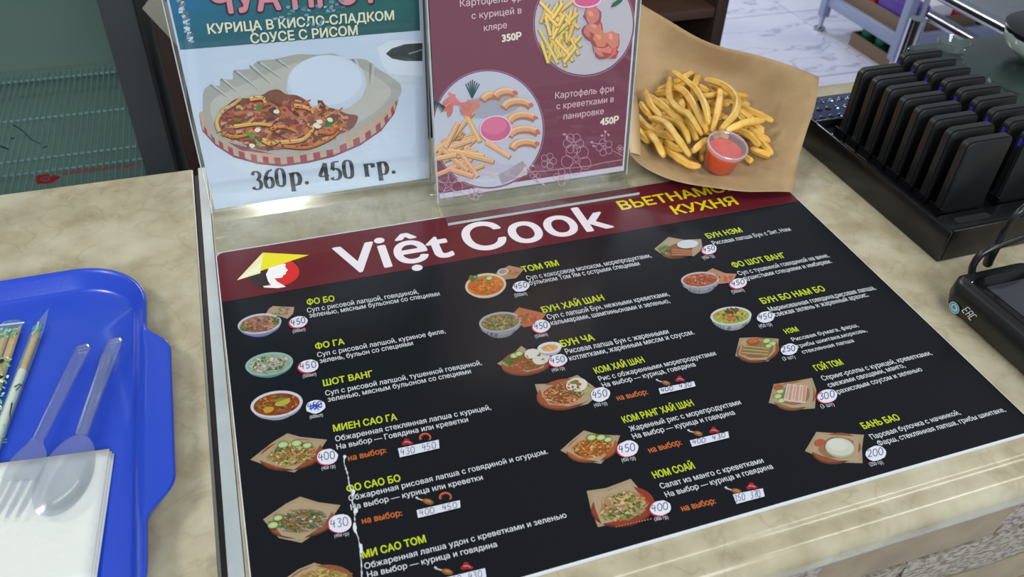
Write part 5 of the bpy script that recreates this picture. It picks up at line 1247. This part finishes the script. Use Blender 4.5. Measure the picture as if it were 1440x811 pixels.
# paper-wrapped chopsticks in clear sleeves
m_bam = mat('bamboo', (206, 170, 112), .5, c2=(190, 150, 92), nscale=60, aniso=(1, 8, 1)); m_wp = mat('printed_wrapper_white', (214, 222, 206), .5); m_slv = clear_mat('clear_sleeve', (242, 247, 245), .12, (206, 226, 214), .12, 1.3)
m_grn = print_mat('wrapper_ink', .45)
TP = Flat(TZ+.0068)
cs = thing('wrapped_chopsticks', 'single paper-banded chopstick pair in a clear sleeve, left of the fork', 'chopsticks', (-.152, -.15, TZ))
def csp(o): return shift(o, cs.location)
pA, pB = Vector((-.1478, -.0775, TZ+.0032)), Vector((-.1725, -.2450, TZ+.0032))
csp(MB().tube([pA, pA+(pB-pA)*.33], .0026, 12).build('chopstick', m_bam, cs, smooth=True, sharp=.8))
csp(MB().tube([pA+(pB-pA)*.262, pB], [.0031, .0035], 12).build('paper_band', m_wp, cs, smooth=True, sharp=.8))
D_ = (pB-pA).normalized(); N_ = Vector((-D_.y, D_.x, 0))
def flat_tube(P0, P1, w, h):
    r = []
    for p in (P0, P1): r.append([tuple(p+N_*w*a+Vector((0, 0, h*b_))) for a, b_ in ((-1, 0), (-.6, .8), (0, 1), (.6, .8), (1, 0), (.6, -.8), (0, -1), (-.6, -.8))])
    return r
csp(MB().loft(flat_tube(pA+D_*-.006, pB+D_*.004, .0052, .0037), False, False).build('clear_sleeve', m_slv, cs, smooth=True))
tip = pA+D_*-.006; csp(MB().add([tuple(tip-N_*.0050), tuple(tip+N_*.0050), tuple(pA+D_*-.030+Vector((.0035, 0, .002)))], [(0, 1, 2)]).build('sleeve_tip', m_slv, cs))
P = Paint(TP); 
P.line([(20, 544), (27, 540), (33, 543)], 1.8, (36, 40, 40)); P.line([(22, 549), (30, 541)], 1.4, (36, 40, 40)); P.line([(17, 566), (14, 582), (15, 592)], 2.4, (30, 34, 34), w1=1); P.line([(45, 470), (52, 462), (54, 452)], 3, (110, 180, 140)); P.line([(54, 466), (58, 455)], 1.4, (70, 150, 110))
for q in range(7): P.line([(2+R_(0, 6), 598+q*4), (7+R_(0, 6), 597+q*4)], 1, (90, 140, 90))
csp(P.build('wrapper_print', m_grn, cs))
cs2 = thing('wrapped_chopsticks', 'pair of chopsticks in a green-printed clear wrapper at the left edge of the photo', 'chopsticks', (-.17, -.12, TZ))
def c2p(o): return shift(o, cs2.location)
for k, (a, b_) in enumerate((((-.1640, -.0690, TZ+.003), (-.1800, -.2200, TZ+.003)), ((-.1715, -.0700, TZ+.003), (-.1890, -.2200, TZ+.003)))):
    c2p(MB().tube([a, b_], [.0030, .0026], 12).build('chopstick', m_bam, cs2, smooth=True, sharp=.8))
pA, pB = Vector((-.1680, -.0585, TZ+.0034)), Vector((-.1850, -.2250, TZ+.0034)); D_ = (pB-pA).normalized(); N_ = Vector((-D_.y, D_.x, 0))
c2p(MB().loft(flat_tube(pA, pB, .0088, .0037), False, False).build('clear_sleeve', m_slv, cs2, smooth=True))
c2p(MB().add([tuple(pA-N_*.0095), tuple(pA+N_*.0095), tuple(pA+N_*.0095+D_*.002), tuple(pA-N_*.0095+D_*.002)], [(0, 1, 2, 3)]).build('sealed_end', mat('sealed_plastic', (200, 222, 216), .3), cs2))
P = Paint(TP)
random.seed(9)
for q in range(20): P.ell(0+R_(0, 24), 468+R_(-6, 6), R_(1.5, 4), R_(1, 2), R_(-40, 20), jit(random.choice([(50, 150, 110), (30, 110, 90), (130, 190, 150)]), 12), 7, .2)
for q in range(46):
    y = R_(500, 575); x = R_(0, 1)*(15.5-(y-505)*.2)
    P.ell(x, y, R_(1, 3), R_(.8, 2), R_(-60, 60), jit(random.choice([(60, 150, 90), (90, 170, 110), (205, 214, 190), (214, 214, 190), (120, 176, 120)]), 12), 6, .3)
for x, y in ((2, 508), (1, 530)): P.ell(x, y, 4, 3, -30, (20, 22, 22), 7, .3)
c2p(P.build('wrapper_print', m_grn, cs2))
flush_text()
bpy.context.view_layer.update()
